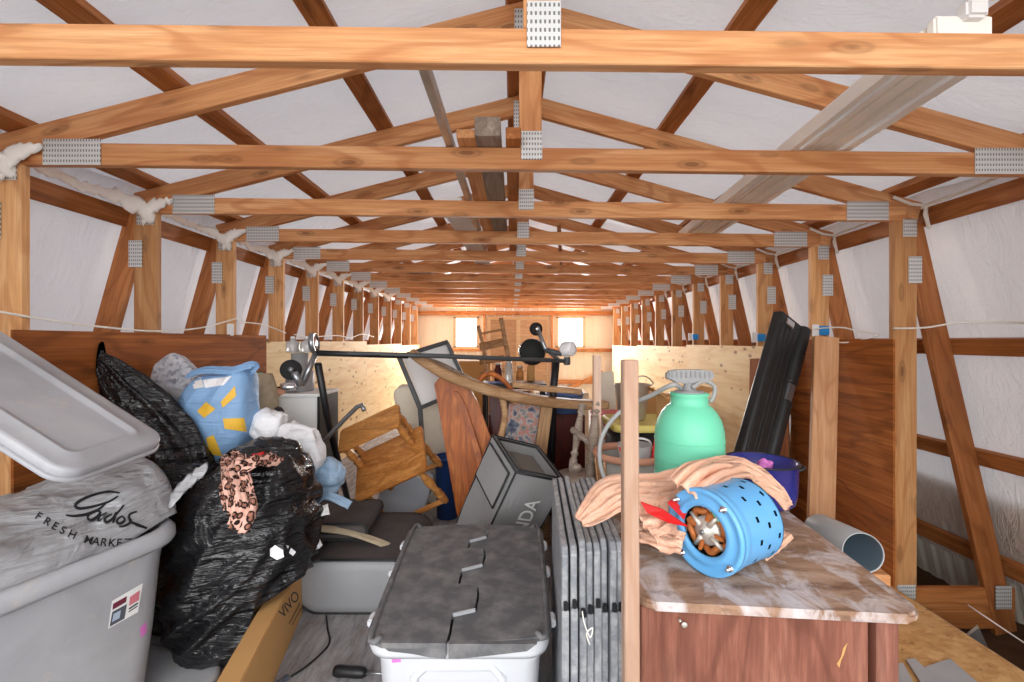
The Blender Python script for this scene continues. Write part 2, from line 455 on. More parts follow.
def bvh_of(o):
    me = o.data; mw = Matrix.Translation(wloc(o))
    return BVHTree.FromPolygons([mw @ v.co for v in me.vertices], [tuple(p.vertices) for p in me.polygons])
def wloc(o):
    c = Vector((0, 0, 0))
    while o is not None: c = c + o.location; o = o.parent
    return c
EYE = Vector((0, 0, E))
def stick_on(tree, px, py, off=.003):
    d = (P(px, py, 1.0) - EYE).normalized()
    h = tree.ray_cast(EYE, d)
    if h[0] is None: return None
    return h[0] - d * off
def patch(name, polys, target, mat, root, off=.003, grid=0):
    """thin print lying on a surface: polygons given as seen in the photograph"""
    tr = bvh_of(target); bm = bmesh.new()
    for poly in polys:
        q = poly
        if grid and len(poly) == 4:
            n = grid; rows = []
            for i in range(n + 1):
                row = []
                for j in range(n + 1):
                    u, v = i / n, j / n
                    x = (poly[0][0] * (1 - u) + poly[1][0] * u) * (1 - v) + (poly[3][0] * (1 - u) + poly[2][0] * u) * v
                    y = (poly[0][1] * (1 - u) + poly[1][1] * u) * (1 - v) + (poly[3][1] * (1 - u) + poly[2][1] * u) * v
                    s = stick_on(tr, x, y, off); row.append(bm.verts.new(s) if s else None)
                rows.append(row)
            for i in range(n):
                for j in range(n):
                    vs = (rows[i][j], rows[i + 1][j], rows[i + 1][j + 1], rows[i][j + 1])
                    if all(vs): bm.faces.new(vs)
        else:
            vs = [stick_on(tr, x, y, off) for x, y in q]
            if all(v is not None for v in vs): bm.faces.new([bm.verts.new(v) for v in vs])
    if not bm.faces: bm.free(); return None
    return obj(name, bm, mat, root)
def stroke(pts, w):
    """polyline of (x,y) turned into quads of width w"""
    out = []
    for i, (a, b) in enumerate(zip(pts, pts[1:])):
        wa = w(i / (len(pts) - 1)) if callable(w) else w; wb = w((i + 1) / (len(pts) - 1)) if callable(w) else w
        dx, dy = b[0] - a[0], b[1] - a[1]; l = math.hypot(dx, dy) or 1; nx, ny = -dy / l, dx / l
        out.append([(a[0] + nx * wa, a[1] + ny * wa), (a[0] - nx * wa, a[1] - ny * wa), (b[0] - nx * wb, b[1] - ny * wb), (b[0] + nx * wb, b[1] + ny * wb)])
    return out
def text_tris(body, shear=0.0):
    cu = bpy.data.curves.new('t', 'FONT'); cu.body = body; cu.size = 1; cu.shear = shear; cu.offset = .012
    o = bpy.data.objects.new('t', cu); COL.objects.link(o)
    bpy.context.view_layer.update()
    me = o.evaluated_get(bpy.context.evaluated_depsgraph_get()).to_mesh()
    pol = [[(me.vertices[i].co.x, me.vertices[i].co.y) for i in p.vertices] for p in me.polygons]
    o.to_mesh_clear(); bpy.data.objects.remove(o); bpy.data.curves.remove(cu)
    return pol
def sp2(pts, n=6): return [(v.x, v.y) for v in spline([Vector((x, y, 0)) for x, y in pts], n)]

# ================================================================== THE SETTING
K = lambda k: (k + .62) * .684
NT_ = 13
YB = 9.55
CX = .075
SL = .265
SH = lambda x: -.0105 * x
FRONT = -.7

def quadmesh(fn, nu, nv):
    bm = bmesh.new(); g = [[bm.verts.new(fn(i / nu, j / nv)) for j in range(nv + 1)] for i in range(nu + 1)]
    for i in range(nu):
        for j in range(nv): bm.faces.new((g[i][j], g[i + 1][j], g[i + 1][j + 1], g[i][j + 1]))
    return bm

def struct(name, bm, mat, smooth=False, solid=0):
    return tag(obj(name, bm, mat, None, smooth, solid=solid), kind='structure')

struct('floor', boxm((.06, 4.2, -.03), (4.16, 11.0, .06), bev=0), M['floor'])
struct('ground', boxm((0, 4.0, -.31), (14, 22, .06), bev=0), M['dirt'])
# roof liner: sagging white sheet over the purlins
for nm, s in (('ceiling_left', -1), ('ceiling_right', 1)):
    def fn(u, v, s=s):
        a = u * 2.42; x = CX + s * a; y = FRONT + v * (YB - FRONT)
        ph = ((y / .684) - .62) % 1.0
        sag = .018 * math.sin(math.pi * ph) * (1 if 0.02 < u < .98 else 0) + .012 * noise.noise(Vector((x * 2.2, y * 1.7, s)))
        return Vector((x, y, E + 1.40 + .055 - SL * a + SH(x) - sag * .8 + .01))
    struct(nm, quadmesh(fn, 26, 150), M['liner'], True)
LX = lambda z: -2.20 - (E + .75 - z) * .275      # outer wall lines
RX = lambda z: 2.36 + (E + .70 - z) * .252
for nm, f, z0 in (('wall_left', LX, -.02), ('wall_right', RX, -.02)):
    def fn(u, v, f=f, z0=z0, nm=nm):
        z = z0 + u * (E + .94 - z0); y = FRONT + v * (YB - FRONT)
        ph = ((y / .684) - .62) % 1.0
        sag = .03 * math.sin(math.pi * ph) * math.sin(math.pi * min(1, u * 1.02))
        w = .014 * noise.noise(Vector((y * 2.3, z * 1.6, 3))) + .008 * noise.noise(Vector((y * 6, z * 3, 9)))
        s = 1 if nm == 'wall_left' else -1
        return Vector((f(z) - s * (sag + w), y, z))
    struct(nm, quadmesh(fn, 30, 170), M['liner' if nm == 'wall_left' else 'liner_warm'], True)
# corrugated metal showing under the liner
for nm, f, s in (('trim_1', LX, -1), ('trim_2', RX, 1)):
    bm = bmesh.new(); n = 520; rows = []
    for i in range(n + 1):
        y = FRONT + (YB - FRONT) * i / n; o_ = .012 if (i % 5) in (0, 1) else 0
        rows.append((bm.verts.new((f(-.28) + s * (.03 + o_), y, -.28)), bm.verts.new((f(.5) + s * (.05 + o_), y, .5))))
    for a, b in zip(rows, rows[1:]): bm.faces.new((a[0], b[0], b[1], a[1]))
    struct(nm, bm, M['siding'])

# back wall with two windows
def wall_back():
    bm = bmesh.new()
    xs = [-2.5, -1.24, -.74, .98, 1.56, 2.8]; zb = E - .14; zw = E + .52
    def rib(x0, x1, z0, z1):
        n = max(1, int((x1 - x0) / .19)); w = (x1 - x0) / n
        for i in range(n):
            box(bm, (x0 + w * (i + .5), YB + .02, (z0 + z1) / 2), (w - .004, .04, z1 - z0), bev=.008, seg=1)
    rib(xs[0], xs[1], -.2, 2.9); rib(xs[2], xs[3], -.2, 2.9); rib(xs[4], xs[5], -.2, 2.9)
    rib(xs[1], xs[2], -.2, zb); rib(xs[3], xs[4], -.2, zb); rib(xs[1], xs[2], zw, 2.9); rib(xs[3], xs[4], zw, 2.9)
    return bm
M['backwall'] = plain('cream_vertical_siding', S(246, 240, 222), .5)
struct('wall_back', wall_back(), M['backwall'])
def frame_bm(x0, x1, z0, z1, y, w, t):
    bm = bmesh.new()
    box(bm, ((x0 + x1) / 2, y, z0), (x1 - x0 + w, t, w)); box(bm, ((x0 + x1) / 2, y, z1), (x1 - x0 + w, t, w))
    box(bm, (x0, y, (z0 + z1) / 2), (w, t, z1 - z0)); box(bm, (x1, y, (z0 + z1) / 2), (w, t, z1 - z0)); return bm
M['winframe'] = wood('window_frame_wood', S(250, 238, 212), S(242, 224, 190), S(222, 194, 150), 0)
for i, (x0, x1) in enumerate(((-1.24, -.74), (.98, 1.56))):
    w = struct('window_%d' % (i + 1), frame_bm(x0, x1, E - .14, E + .52, YB - .01, .05, .05), M['winframe'])
    obj('pane', boxm(((x0 + x1) / 2, YB + .03, E + .19), (x1 - x0, .006, .66), bev=0), M['glass'], w)
d = struct('door_1', boxm((.13, YB - .015, E - .42), (1.36, .03, 1.90), bev=.004), M['winframe'])
M['doorpanel'] = wood('tan_door_panel', S(208, 180, 150), S(194, 164, 132), S(170, 138, 106), 0)
for xa, xb in ((-.46, .09), (.19, .74)):
    obj('door_panel', boxm(((xa + xb) / 2, YB - .04, E - .43), (xb - xa, .02, 1.78), bev=.006), M['doorpanel'], d)
beamsb = [(-2.4, 2.6, E + .60, .09), (-2.4, -.62, E - .19, .075), (.90, 2.6, E - .20, .075), (.85, 2.6, E - .88, .085), (-2.4, -.62, E - .88, .085)]
for i, (a, b, z, h) in enumerate(beamsb):
    tag(beam('trim_%d' % (i + 3), (a, YB - .05, z), (b, YB - .05, z), h, .04, M['fir']), kind='structure')
for i, x in enumerate((-.60, .86)):
    tag(beam('trim_%d' % (i + 8), (x, YB - .06, 0), (x, YB - .06, E + .55), .05, .06, M['fir']), kind='structure')

# ------------------------------------------------------------------ roof trusses
def plate_obj(root, x, z, w, h, y=None, rot=0):
    bm = bmesh.new(); bmesh.ops.create_cube(bm, size=1)
    for v in bm.verts: v.co = Vector((v.co.x * w, v.co.y * .0025, v.co.z * h))
    o = obj('nail_plate', bm, M['plate'], root, world=False)
    o.location = Vector((x, -.003 if y is None else y, z)); o.rotation_euler = (0, rot, 0); return o

def make_truss(label):
    r = thing('roof_truss', label, 'truss', (0, K(1), 0), 'timber roof trusses along the barn')
    y = K(1) + .018; t = .036
    zc = E + .70
    def bb(nm, a, b, h, tt=t, mat='fir', dy=0): return beam(nm, (a[0], y + dy, a[1]), (b[0], y + dy, b[1]), h, tt, M[mat], r, up=(0, 0, 1))
    # bottom chord, slightly racked
    bb('bottom_chord', (-2.03, zc + .0445 + SH(-2.03)), (2.22, zc + .0445 + SH(2.22)), .089)
    for s, xe in ((-1, -2.12), (1, 2.30)):
        a = abs(xe - CX)
        bb('rafter', (CX, E + 1.40 - .057 + SH(CX)), (xe, E + 1.40 - .057 - SL * a + SH(xe)), .105, .035, 'fir', .001)
    bb('king_post', (CX, zc + .089), (CX, E + 1.33), .092)
    bb('post', (-2.065, -.25), (-2.065, E + .752), .13, .036, 'pine_post')
    bb('post', (2.215, -.25), (2.215, zc - .022), .13, .036, 'pine_post')
    bb('leg', (-2.115, E + .72), (-2.77, -.27), .125, .034, 'leg', .002)
    bb('leg', (2.255, E + .66), (2.79, -.27), .125, .034, 'leg', .002)
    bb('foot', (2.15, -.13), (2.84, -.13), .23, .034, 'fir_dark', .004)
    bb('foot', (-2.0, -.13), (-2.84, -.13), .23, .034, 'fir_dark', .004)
    plate_obj(r, -1.79, zc + .052 + .017, .235, .105); plate_obj(r, 2.0, zc + .052 - .02, .235, .105)
    plate_obj(r, -2.06, E + .70, .095, .092, -.005); plate_obj(r, 2.235, E + .635, .078, .098, -.005)
    plate_obj(r, -2.115, E + .49, .075, .15, -.005); plate_obj(r, 2.265, E + .40, .075, .15, -.005)
    plate_obj(r, CX + .005, zc + .095, .085, .115, -.005); plate_obj(r, CX - .04, E + 1.27, .05, .16, -.005)
    plate_obj(r, 2.215, -.03, .1, .08, -.006); plate_obj(r, 2.76, -.06, .09, .13, -.006)
    return r
def copy_thing(o):
    c = o.copy(); COL.objects.link(c)
    for ch in list(o.children):
        k = ch.copy(); COL.objects.link(k); k.parent = c
        for g in ch.children:
            q = g.copy(); COL.objects.link(q); q.parent = k
    return c
ORD = ['frontmost', 'second', 'third', 'fourth', 'fifth', 'sixth', 'seventh', 'eighth', 'ninth', 'tenth', 'eleventh', 'twelfth', 'last']
def tl(i):
    if i == 0: return 'frontmost fir roof truss, its thick knotty chord crossing overhead closest to the open front'
    if i == NT_ - 1: return 'last fir roof truss, against the far wall with the two windows'
    return '%s fir roof truss counting from the open front, with grey nail plates' % ORD[i]
TR = make_truss(tl(0))
for k in range(2, NT_ + 1):
    c = copy_thing(TR); c.location.y = K(k); c['label'] = tl(k - 1)

# purlins over the rafters, eave plates, girts
def longi(name, x, z, w, t, mat, label, cat, group, rot=0, y0=FRONT, y1=YB - .02):
    bm = bmesh.new(); bmesh.ops.create_cube(bm, size=1); L = y1 - y0
    for v in bm.verts: v.co = Vector((v.co.x * L, v.co.y * w, v.co.z * t))
    o = obj(name, bm, mat, None, world=False); o.location = (x, (y0 + y1) / 2, z)
    o.rotation_euler = (0, 0, math.pi / 2); 
    o.rotation_mode = 'QUATERNION'
    o.rotation_quaternion = Quaternion((0, 1, 0), rot) @ Quaternion((0, 0, 1), math.pi / 2)
    return tag(o, label, cat, group)
for s, sn in ((-1, 'left'), (1, 'right')):
    for a, lab in ((.055, 'ridge purlin just beside the peak on the %s roof slope'), (.80, 'dark purlin at mid height of the %s roof slope'), (1.46, 'dark purlin lower down the %s roof slope, nearer the wall'), (2.10, 'eave purlin at the foot of the %s roof slope above the posts')):
        x = CX + s * a; z = E + 1.40 + .019 - SL * a + SH(x)
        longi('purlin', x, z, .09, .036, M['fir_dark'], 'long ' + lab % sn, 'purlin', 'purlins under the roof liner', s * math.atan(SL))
for f, s, sn in ((LX, -1, 'left'), (RX, 1, 'right')):
    for z, w, lab in ((E + .695, .10, 'top girt of the %s wall just under the eave'), (E - .03, .09, 'girt at eye level on the %s wall liner'), (E - .66, .09, 'girt at thigh height on the %s wall liner'), (E - 1.29, .10, 'lowest girt on the %s wall above the bare siding')):
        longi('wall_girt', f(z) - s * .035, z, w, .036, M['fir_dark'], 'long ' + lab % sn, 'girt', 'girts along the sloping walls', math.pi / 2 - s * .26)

# plywood lining of the lower walls
def sheet(x, y0, y1, z0, z1, mat, label, t=.012, group='plywood sheets lining the walls'):
    bm = bmesh.new(); bmesh.ops.create_cube(bm, size=1); L = y1 - y0
    for v in bm.verts: v.co = Vector((v.co.x * L, v.co.y * t, v.co.z * (z1 - z0)))
    o = obj('plywood_sheet', bm, mat, None, world=False); o.location = (x, (y0 + y1) / 2, (z0 + z1) / 2); o.rotation_euler = (0, 0, math.pi / 2)
    return tag(o, label, 'plywood sheet', group)
ZP = E + .03
sheet(-1.988, 1.75, 3.55, .0, ZP + .015, M['ply_brown'], 'brown plywood sheet behind the blue bag and speckled padding')
sheet(-1.988, 3.553, 6.0, .0, E - .005, M['ply_pale'], 'pale knotty plywood sheet behind the filter canisters on the white cabinet')
sheet(-1.988, 6.003, 7.9, .0, E - .05, M['ply_pale'], 'pale knotty plywood sheet midway along the wall with the torn foam')
sheet(-1.988, 7.903, 9.5, .0, E - .08, M['ply_pale'], 'pale plywood sheet at the far end of the wall with the torn foam')
sheet(2.128, 2.45, 3.35, .0, ZP - .02, M['ply_brown'], 'dark orange plywood sheet behind the leaning two by six board')
sheet(2.105, 3.353, 5.3, .0, E - .045, M['ply_pale'], 'pale plywood sheet behind the black folded case')
sheet(2.105, 5.303, 7.4, .0, E - .07, M['ply_pale'], 'pale knotty plywood sheet behind the green sprayer')
sheet(2.105, 7.403, 9.2, .0, E - .09, M['ply_pale'], 'pale plywood sheet ending by the far window with the cream siding')
bm = boxm((1.70, 2.2, .0065), (.838, 2.4, .011), bev=0)
tag(obj('osb_sheet', bm, M['osb']), 'oriented strand board sheet on the floor beside the dresser', 'board')

# ------------------------------------------------------------------ things stored up on the chords
ZC = E + .79
def plank(name, x, x1, y0, y1, w, t, mat, label, z=ZC, tilt=0, cat='plank', group='boards stored on the truss chords'):
    o = beam(name, (x, y0, z + t / 2 + SH(x) + .002), (x1, y1, z + t / 2 + SH(x1) + .002), t, w, mat)
    return tag(o, label, cat, group)
plank('board', -.36, -.30, 2.5, 4.6, .15, .02, M['white'], 'white painted board lying flat on the truss chords')
plank('metal_channel', -.262, -.235, 1.19, 4.0, .03, .045, M['galv'], 'thin dull metal channel lying on the chords beside the white board', cat='channel')
plank('plank', -.18, -.17, 1.72, 4.0, .075, .035, M['fir'], 'orange plank end on the chords next to the metal channel')
plank('plank', -.095, -.085, 1.70, 3.4, .10, .075, M['greywood'], 'thicker grey brown plank with a rounded end on the chords')
plank('plank', .005, .008, 1.72, 4.2, .06, .045, M['fir_dark'], 'narrow brown plank tucked beside the king posts')
plank('board', -1.12, -1.02, 4.7, 6.7, .28, .02, M['lidgrey'], 'wide pale grey board lying on the chords further back')
plank('batten', .32, .55, 3.0, 4.9, .03, .02, M['fir_pale'], 'thin pale batten lying askew over the chords')

# fluorescent fixture
r = thing('fluorescent_fixture', 'long cream fluorescent light fixture lying on the chords by the right eave', 'light fixture', (1.27, 1.2, ZC))
def fx(prof, y0, y1, x0, x1, z0):
    bm = bmesh.new(); ring_skin(bm, [[Vector((x0 + a, y0, z0 + b)) for a, b in prof], [Vector((x1 + a, y1, z0 + b)) for a, b in prof]]); return bm
zf = ZC + .005
prof = [(-.125, .0), (-.045, .012), (-.045, .03), (-.02, .03), (-.02, .02), (.02, .02), (.02, .03), (.045, .03), (.045, .012), (.125, .0), (.13, .05), (.05, .10), (-.05, .10), (-.13, .05)]
obj('housing', fx(prof, 1.24, 3.36, 1.222, 1.40, zf - .01), M['fixture'], r)
for sx in (-.085, .085):
    obj('tube', tube([(1.227 + sx, 1.30, zf + .0), (1.395 + sx, 3.30, zf + .0)], .011, 10), M['tube'], r, True)
e = obj('end_cap', boxm((1.235, 1.215, zf + .05), (.16, .03, .09), bev=.006), M['fixture'], r)
obj('lamp_socket', boxm((1.25, 1.195, zf + .10), (.06, .04, .05), bev=.008), M['white'], r)
obj('mounting_clip', tube([(1.30, 1.19, zf + .13), (1.33, 1.18, zf + .15), (1.40, 1.18, zf + .15), (1.44, 1.19, zf + .10), (1.44, 1.19, zf + .03), (1.50, 1.2, zf + .03)], .008, 8), M['fixture'], r)
obj('connector', lathe([(.012, 0), (.012, .03)], (1.28, 1.2, zf - .03), (0, 0, 1), 12), M['white'], r)

# torn foam along the left heels
for k in range(1, 11):
    y = K(k); sc = R.uniform(.8, 1.15)
    rows = []
    bm = bmesh.new(); n = 40
    pts = []
    for i in range(n + 1):
        u = i / n
        # runs along the eave between two trusses and sags down at the next heel
        yy = y - .60 + .60 * u
        zz = E + .79 - .05 * math.sin(u * 3) * .6 - (.09 * max(0, u - .78) / .22)
        xx = -2.10 + .07 * max(0, u - .7) / .3
        w = .028 + .045 * max(0, (u - .6) / .4) * (.6 + .6 * abs(noise.noise(Vector((k, u * 9, 0)))))
        jag = .022 * noise.noise(Vector((k * 3.1, u * 22, 1)))
        pts.append((Vector((xx, yy, zz + jag)), w * sc))
    rings = []
    for i, (p, w) in enumerate(pts):
        ring = []
        for q in range(10):
            a = 2 * math.pi * q / 10; rr = w * (.7 + .6 * abs(noise.noise(Vector((p.y * 14, q * 1.7, k)))))
            ring.append(p + Vector((math.cos(a) * rr * .5, 0, math.sin(a) * rr)))
        rings.append(ring)
    ring_skin(bm, rings)
    # ragged tongue that reaches over the chord end
    o = obj('foam_scrap', bm, M['foam'], None, True)
    tag(o, 'torn cream foam strip hanging at the eave by the %s truss' % ORD[k - 1], 'foam', 'torn foam strips along the eave')
    bm = bmesh.new(); rings = []
    for i in range(13):
        u = i / 12; p = Vector((-2.06 + .16 * u, y - .02, E + .735 + .05 * u - .10 * max(0, .35 - u) + .02 * noise.noise(Vector((u * 9, k, 2)))))
        w = (.05 * (1 - u) + .012) * (1 + .5 * noise.noise(Vector((u * 12, k, 5))))
        rings.append([p + Vector((0, math.cos(a) * .012, math.sin(a) * w)) for a in [2 * math.pi * q / 8 for q in range(8)]])
    ring_skin(bm, rings); obj('torn_tongue', bm, M['foam'], o, True)
# white liner tape, Y shaped, at the right heels
for k in range(3, 10):
    y = K(k) - .02
    bm = tube([(2.12, y - .01, E + .80), (2.2, y - .03, E + .755), (2.265, y - .05, E + .74)], .009, 6)
    tube([(2.31, y - .56, E + .80), (2.29, y - .3, E + .765), (2.265, y - .05, E + .74), (2.275, y - .035, E + .70), (2.30, y - .03, E + .62)], [.006, .008, .012, .012, .009], 6, bm)
    tag(obj('sealing_tape', bm, M['whitewire'], None, True), 'forked white sealing tape at the eave by the %s truss' % ORD[k - 1], 'tape', 'sealing tape at the eave')

# wires and electrical boxes
def wire(name, pts, r, mat, label, cat='cable', n=6, group=None):
    return tag(obj(name, tube([Vector(p) for p in pts], r, 8, None, n), mat, None, True), label, cat, group)
wire('electric_cable', [(-2.0, 1.55, E + .14), (-1.985, 1.8, E + .10), (-1.985, 2.1, E + .07), (-1.98, 2.45, E + .055), (-1.975, 2.8, E + .085), (-1.98, 3.16, E + .16), (-1.985, 3.2, E + .14), (-1.98, 3.5, E + .13), (-1.98, 3.85, E + .07)], .005, M['whitewire'], 'white cable drooping across the posts above the brown plywood')
wire('electric_cable', [(-1.98, 4.0, E + .06), (-1.97, 4.3, E + .035), (-1.98, 4.6, E + .05), (-1.97, 5.0, E + .06), (-1.98, 5.4, E + .04), (-1.98, 5.8, E + .09), (-1.98, 6.3, E + .06)], .006, M['whitewire'], 'white cable above the pale plywood behind the exercise machine')
wire('electric_cable', [(2.12, 2.45, E + .07), (2.16, 2.3, E + .07), (2.2, 2.15, E + .09), (2.3, 1.95, E + .08), (2.5, 1.85, E + .06), (2.6, 1.8, E + .07)], .005, M['whitewire'], 'white cable looping out from the bright post to the liner')
wire('electric_cable', [(2.14, 3.12, E + .085), (2.16, 2.9, E + .09), (2.17, 2.75, E + .06), (2.18, 2.62, E + .035), (2.15, 2.7, E + .01), (2.12, 2.8, E - .01), (2.11, 2.95, E + .0)], .005, M['whitewire'], 'white cable end curling above the dark orange plywood')
def elec(x, y, z, s, label, blue=True):
    r = thing('electrical_box', label, 'electrical box', (x, y, z), 'electrical boxes on the posts')
    obj('faceplate', boxm((x, y, z), (.045, .012, .085), bev=.003), M['white'], r)
    if blue: obj('box_body', boxm((x + s * .06, y + .01, z), (.07, .04, .065), bev=.005), M['outblue'], r)
elec(2.16, K(4) - .03, E + .075, 1, 'blue plastic electrical box with white cover on the post above the leaning board')
elec(2.10, K(5) - .03, E + .03, 1, 'blue plastic electrical box with white cover on the post by the black case')
elec(-1.985, 3.10, E + .08, 1, 'plain white outlet cover on the post above the brown plywood', False)
elec(2.10, K(7) - .03, E + .05, 1, 'small blue electrical box on the post far behind the sprayer')
#PART2
# ================================================================== THE THINGS ON THE FLOOR
def fr(o, x, y, z):
    m = Matrix((x, y, z)).transposed().to_4x4(); m.translation = Vector(o); return m
def xf(bm, m): bmesh.ops.transform(bm, matrix=m, verts=bm.verts); return bm
def V(*a): return Vector(a)

# ---- grey storage bin with a shopping bag in it
def bin_():
    u = V(.15, .493, 0).normalized(); n = V(-u.y, u.x, 0)
    c = V(-1.605, 1.335, 0) + V(-.05, .06, 0); L, W, H = .86, .54, .68
    m = fr(c, u, n, V(0, 0, 1))
    r = thing('storage_bin', 'large pale grey plastic storage bin holding a full shopping bag', 'storage bin', c)
    def rr(s, rad, z, ex=0): return [V(x, y, z) for x, y in rrect(L * s + ex, W * s + ex, rad, 7)]
    bm = bmesh.new()
    rings = [rr(.80, .10, .035), rr(.815, .11, .05), rr(.88, .12, .30), rr(.93, .13, .55), rr(.945, .13, .60), rr(.945, .13, .645)]
    rings += [rr(.945, .13, .645, -.02), rr(.93, .13, .55, -.02), rr(.80, .10, .06, -.02)]
    ring_skin(bm, rings)
    body = obj('bin_body', xf(bm, m), M['greybin'], r, True)
    bm = bmesh.new()
    rings = [rr(.945, .13, .625, .0), rr(.945, .14, .615, .05), rr(.945, .15, .63, .072), rr(.945, .15, .66, .07), rr(.945, .145, .678, .045), rr(.945, .14, .68, .01), rr(.945, .13, .67, -.012), rr(.945, .13, .63, -.012)]
    rings.append(rings[0]); ring_skin(bm, rings, cap=False)
    obj('rim', xf(bm, m), M['greybin'], r, True)
    # printed label on the side
    lab = patch('label', [[(112, 601), (143, 583), (138, 612), (108, 629)]], body, M['white'], r, .004, 4)
    if lab:
        pr = [[(113, 604), (127, 596), (126, 602), (112.5, 610)]]
        patch('label_print', pr, body, M['maroonink'], lab, .006, 2)
        patch('label_print', [[(112.3, 612), (127, 604), (124.5, 618.5), (109.5, 627)]], body, M['slate'], lab, .006, 3)
        patch('label_print', [[(130, 597), (140, 590), (139, 600), (129, 606)]], body, M['pinkink'], lab, .006, 2)
        patch('label_print', [[(113.5, 614), (121, 610), (119.5, 618), (112, 622)]], body, M['ltblue'], lab, .0075, 2)
        patch('label_print', stroke([(129, 609), (138, 603)], .7) + stroke([(128.5, 612), (137.5, 606)], .5), body, M['ink'], lab, .006)
    patch('smudge', [[(140, 628), (146, 622), (147, 632), (141, 638)]], body, M['magenta'], r, .003, 3)
    return c, m, L, W
M['maroonink'] = plain('maroon_print', S(110, 40, 60), .5); M['slate'] = plain('slate_print', S(84, 88, 98), .5)
M['pinkink'] = plain('pink_print', S(206, 120, 130), .5); M['ltblue'] = plain('light_blue_print', S(170, 186, 204), .5)
bc, bmx, bL, bW = bin_()
# the bag: a swelling crumpled sheet in the bin's opening
def bag_h(u, v):
    a = max(0, 1 - abs(u) ** (10 if u > 0 else 5)) * max(0, 1 - abs(v) ** 4)
    return a ** .5
bm = bmesh.new(); n, q = 90, 60; g = []
for i in range(n + 1):
    row = []
    for j in range(q + 1):
        u, v = -1 + 2 * i / n, -1 + 2 * j / q
        x = u * bL * .475; y = v * bW * .475
        # keep inside the rounded opening
        k = max(abs(u), abs(v)); l = math.hypot(u, v); f = 1 if l < 1e-6 else (k / l) * .55 + .45
        x *= f; y *= f
        far = max(0, min(1, (u - .45) / .4)); base = .655 + .045 * far; x += .085 * far
        z = base + bag_h(u, v) * (.165 + .05 * v + .055 * u)
        p = V(x, y, z); w = bmx @ p
        edge = min(1, 4 * (1 - k))
        z += edge * (crump(w, 7, .022) + crump(w, 15, .008) + .02 * noise.noise(V(w.x * 5, w.y * 9, 2)))
        if u > .45 and k > .8 and v > -.9: z += .02
        row.append(bm.verts.new(bmx @ V(x, y, z)))
    g.append(row)
for i in range(n):
    for j in range(q): bm.faces.new((g[i][j], g[i + 1][j], g[i + 1][j + 1], g[i][j + 1]))
r = thing('shopping_bag', 'grey crumpled plastic grocery bag with black lettering stuffed in the bin', 'shopping bag', (bc.x, bc.y, .66))
bagm = obj('bag_film', bm, M['greybag'], r, True)
# tied handle at the far end
h = bmx @ V(.36, .0, .80)
bm = bmesh.new()
rings = []
for i in range(15):
    u = i / 14; p = P(174, 497, 1.66).lerp(P(204, 470, 1.72), u) + V(0, 0, .01 * math.sin(u * 3.1)); w = .035 * (1 - .3 * u)
    rings.append([p + V(math.cos(a) * w * .5, math.sin(a) * w * .6, math.sin(a) * w) * (1 + .5 * noise.noise(V(i * .6, k, 1))) for k, a in enumerate([2 * math.pi * t / 10 for t in range(10)])])
ring_skin(bm, rings); obj('bag_handle', bm, M['greybag'], r, True)
# lettering
def lettering():
    # brush script word, then the printed line under it
    polys = []
    for pts in ([(119.5, 493), (110, 491.5), (98, 493.5), (84, 498.5), (75, 505), (80, 508.5), (95, 506), (109, 501.5), (118, 496)],
                [(107, 502), (99, 509), (88, 514), (74, 516), (66, 515)], [(93, 511), (87.5, 517), (91, 520.5), (98, 516), (100, 511.5), (95, 511)],
                [(101, 512), (98, 521), (103, 515), (107, 512.5)], [(112, 514), (105, 518), (106, 522.5), (112, 519), (124, 505)], [(116, 512), (113, 523)],
                [(122, 516), (117, 520), (119, 524), (125, 520), (122, 516)], [(137, 511.5), (130, 514), (129, 518), (131, 522), (124, 526), (119, 526.5)], [(129, 521), (138, 525), (152, 530)]):
        s = sp2(pts, 5); polys += stroke(s, lambda t: 1.7 - .9 * abs(2 * t - 1))
    return polys
patch('brush_lettering', lettering(), bagm, M['ink'], r, .004)
def arc_text(body, place):
    polys = []
    for i, chx in enumerate(body):
        if chx == ' ': continue
        px, py, ang, sz = place(i); ca, sa = math.cos(ang), math.sin(ang)
        for pl in text_tris(chx, .12): polys.append([(px + (x * ca + y * sa) * sz, py + (x * sa - y * ca) * sz) for x, y in pl])
    return polys
def pl(i):
    t = i / 11; x = 34 + 90 * t; y = 518 + 27 * t + 13 * math.sin(math.pi * t * .95) * .75
    sl = (27 + 13 * .75 * math.pi * .95 * math.cos(math.pi * t * .95)) / 90
    return x, y, math.atan(sl) * .85, 11.5
patch('printed_lettering', arc_text('FRESH MARKET', pl), bagm, M['ink'], r, .004)

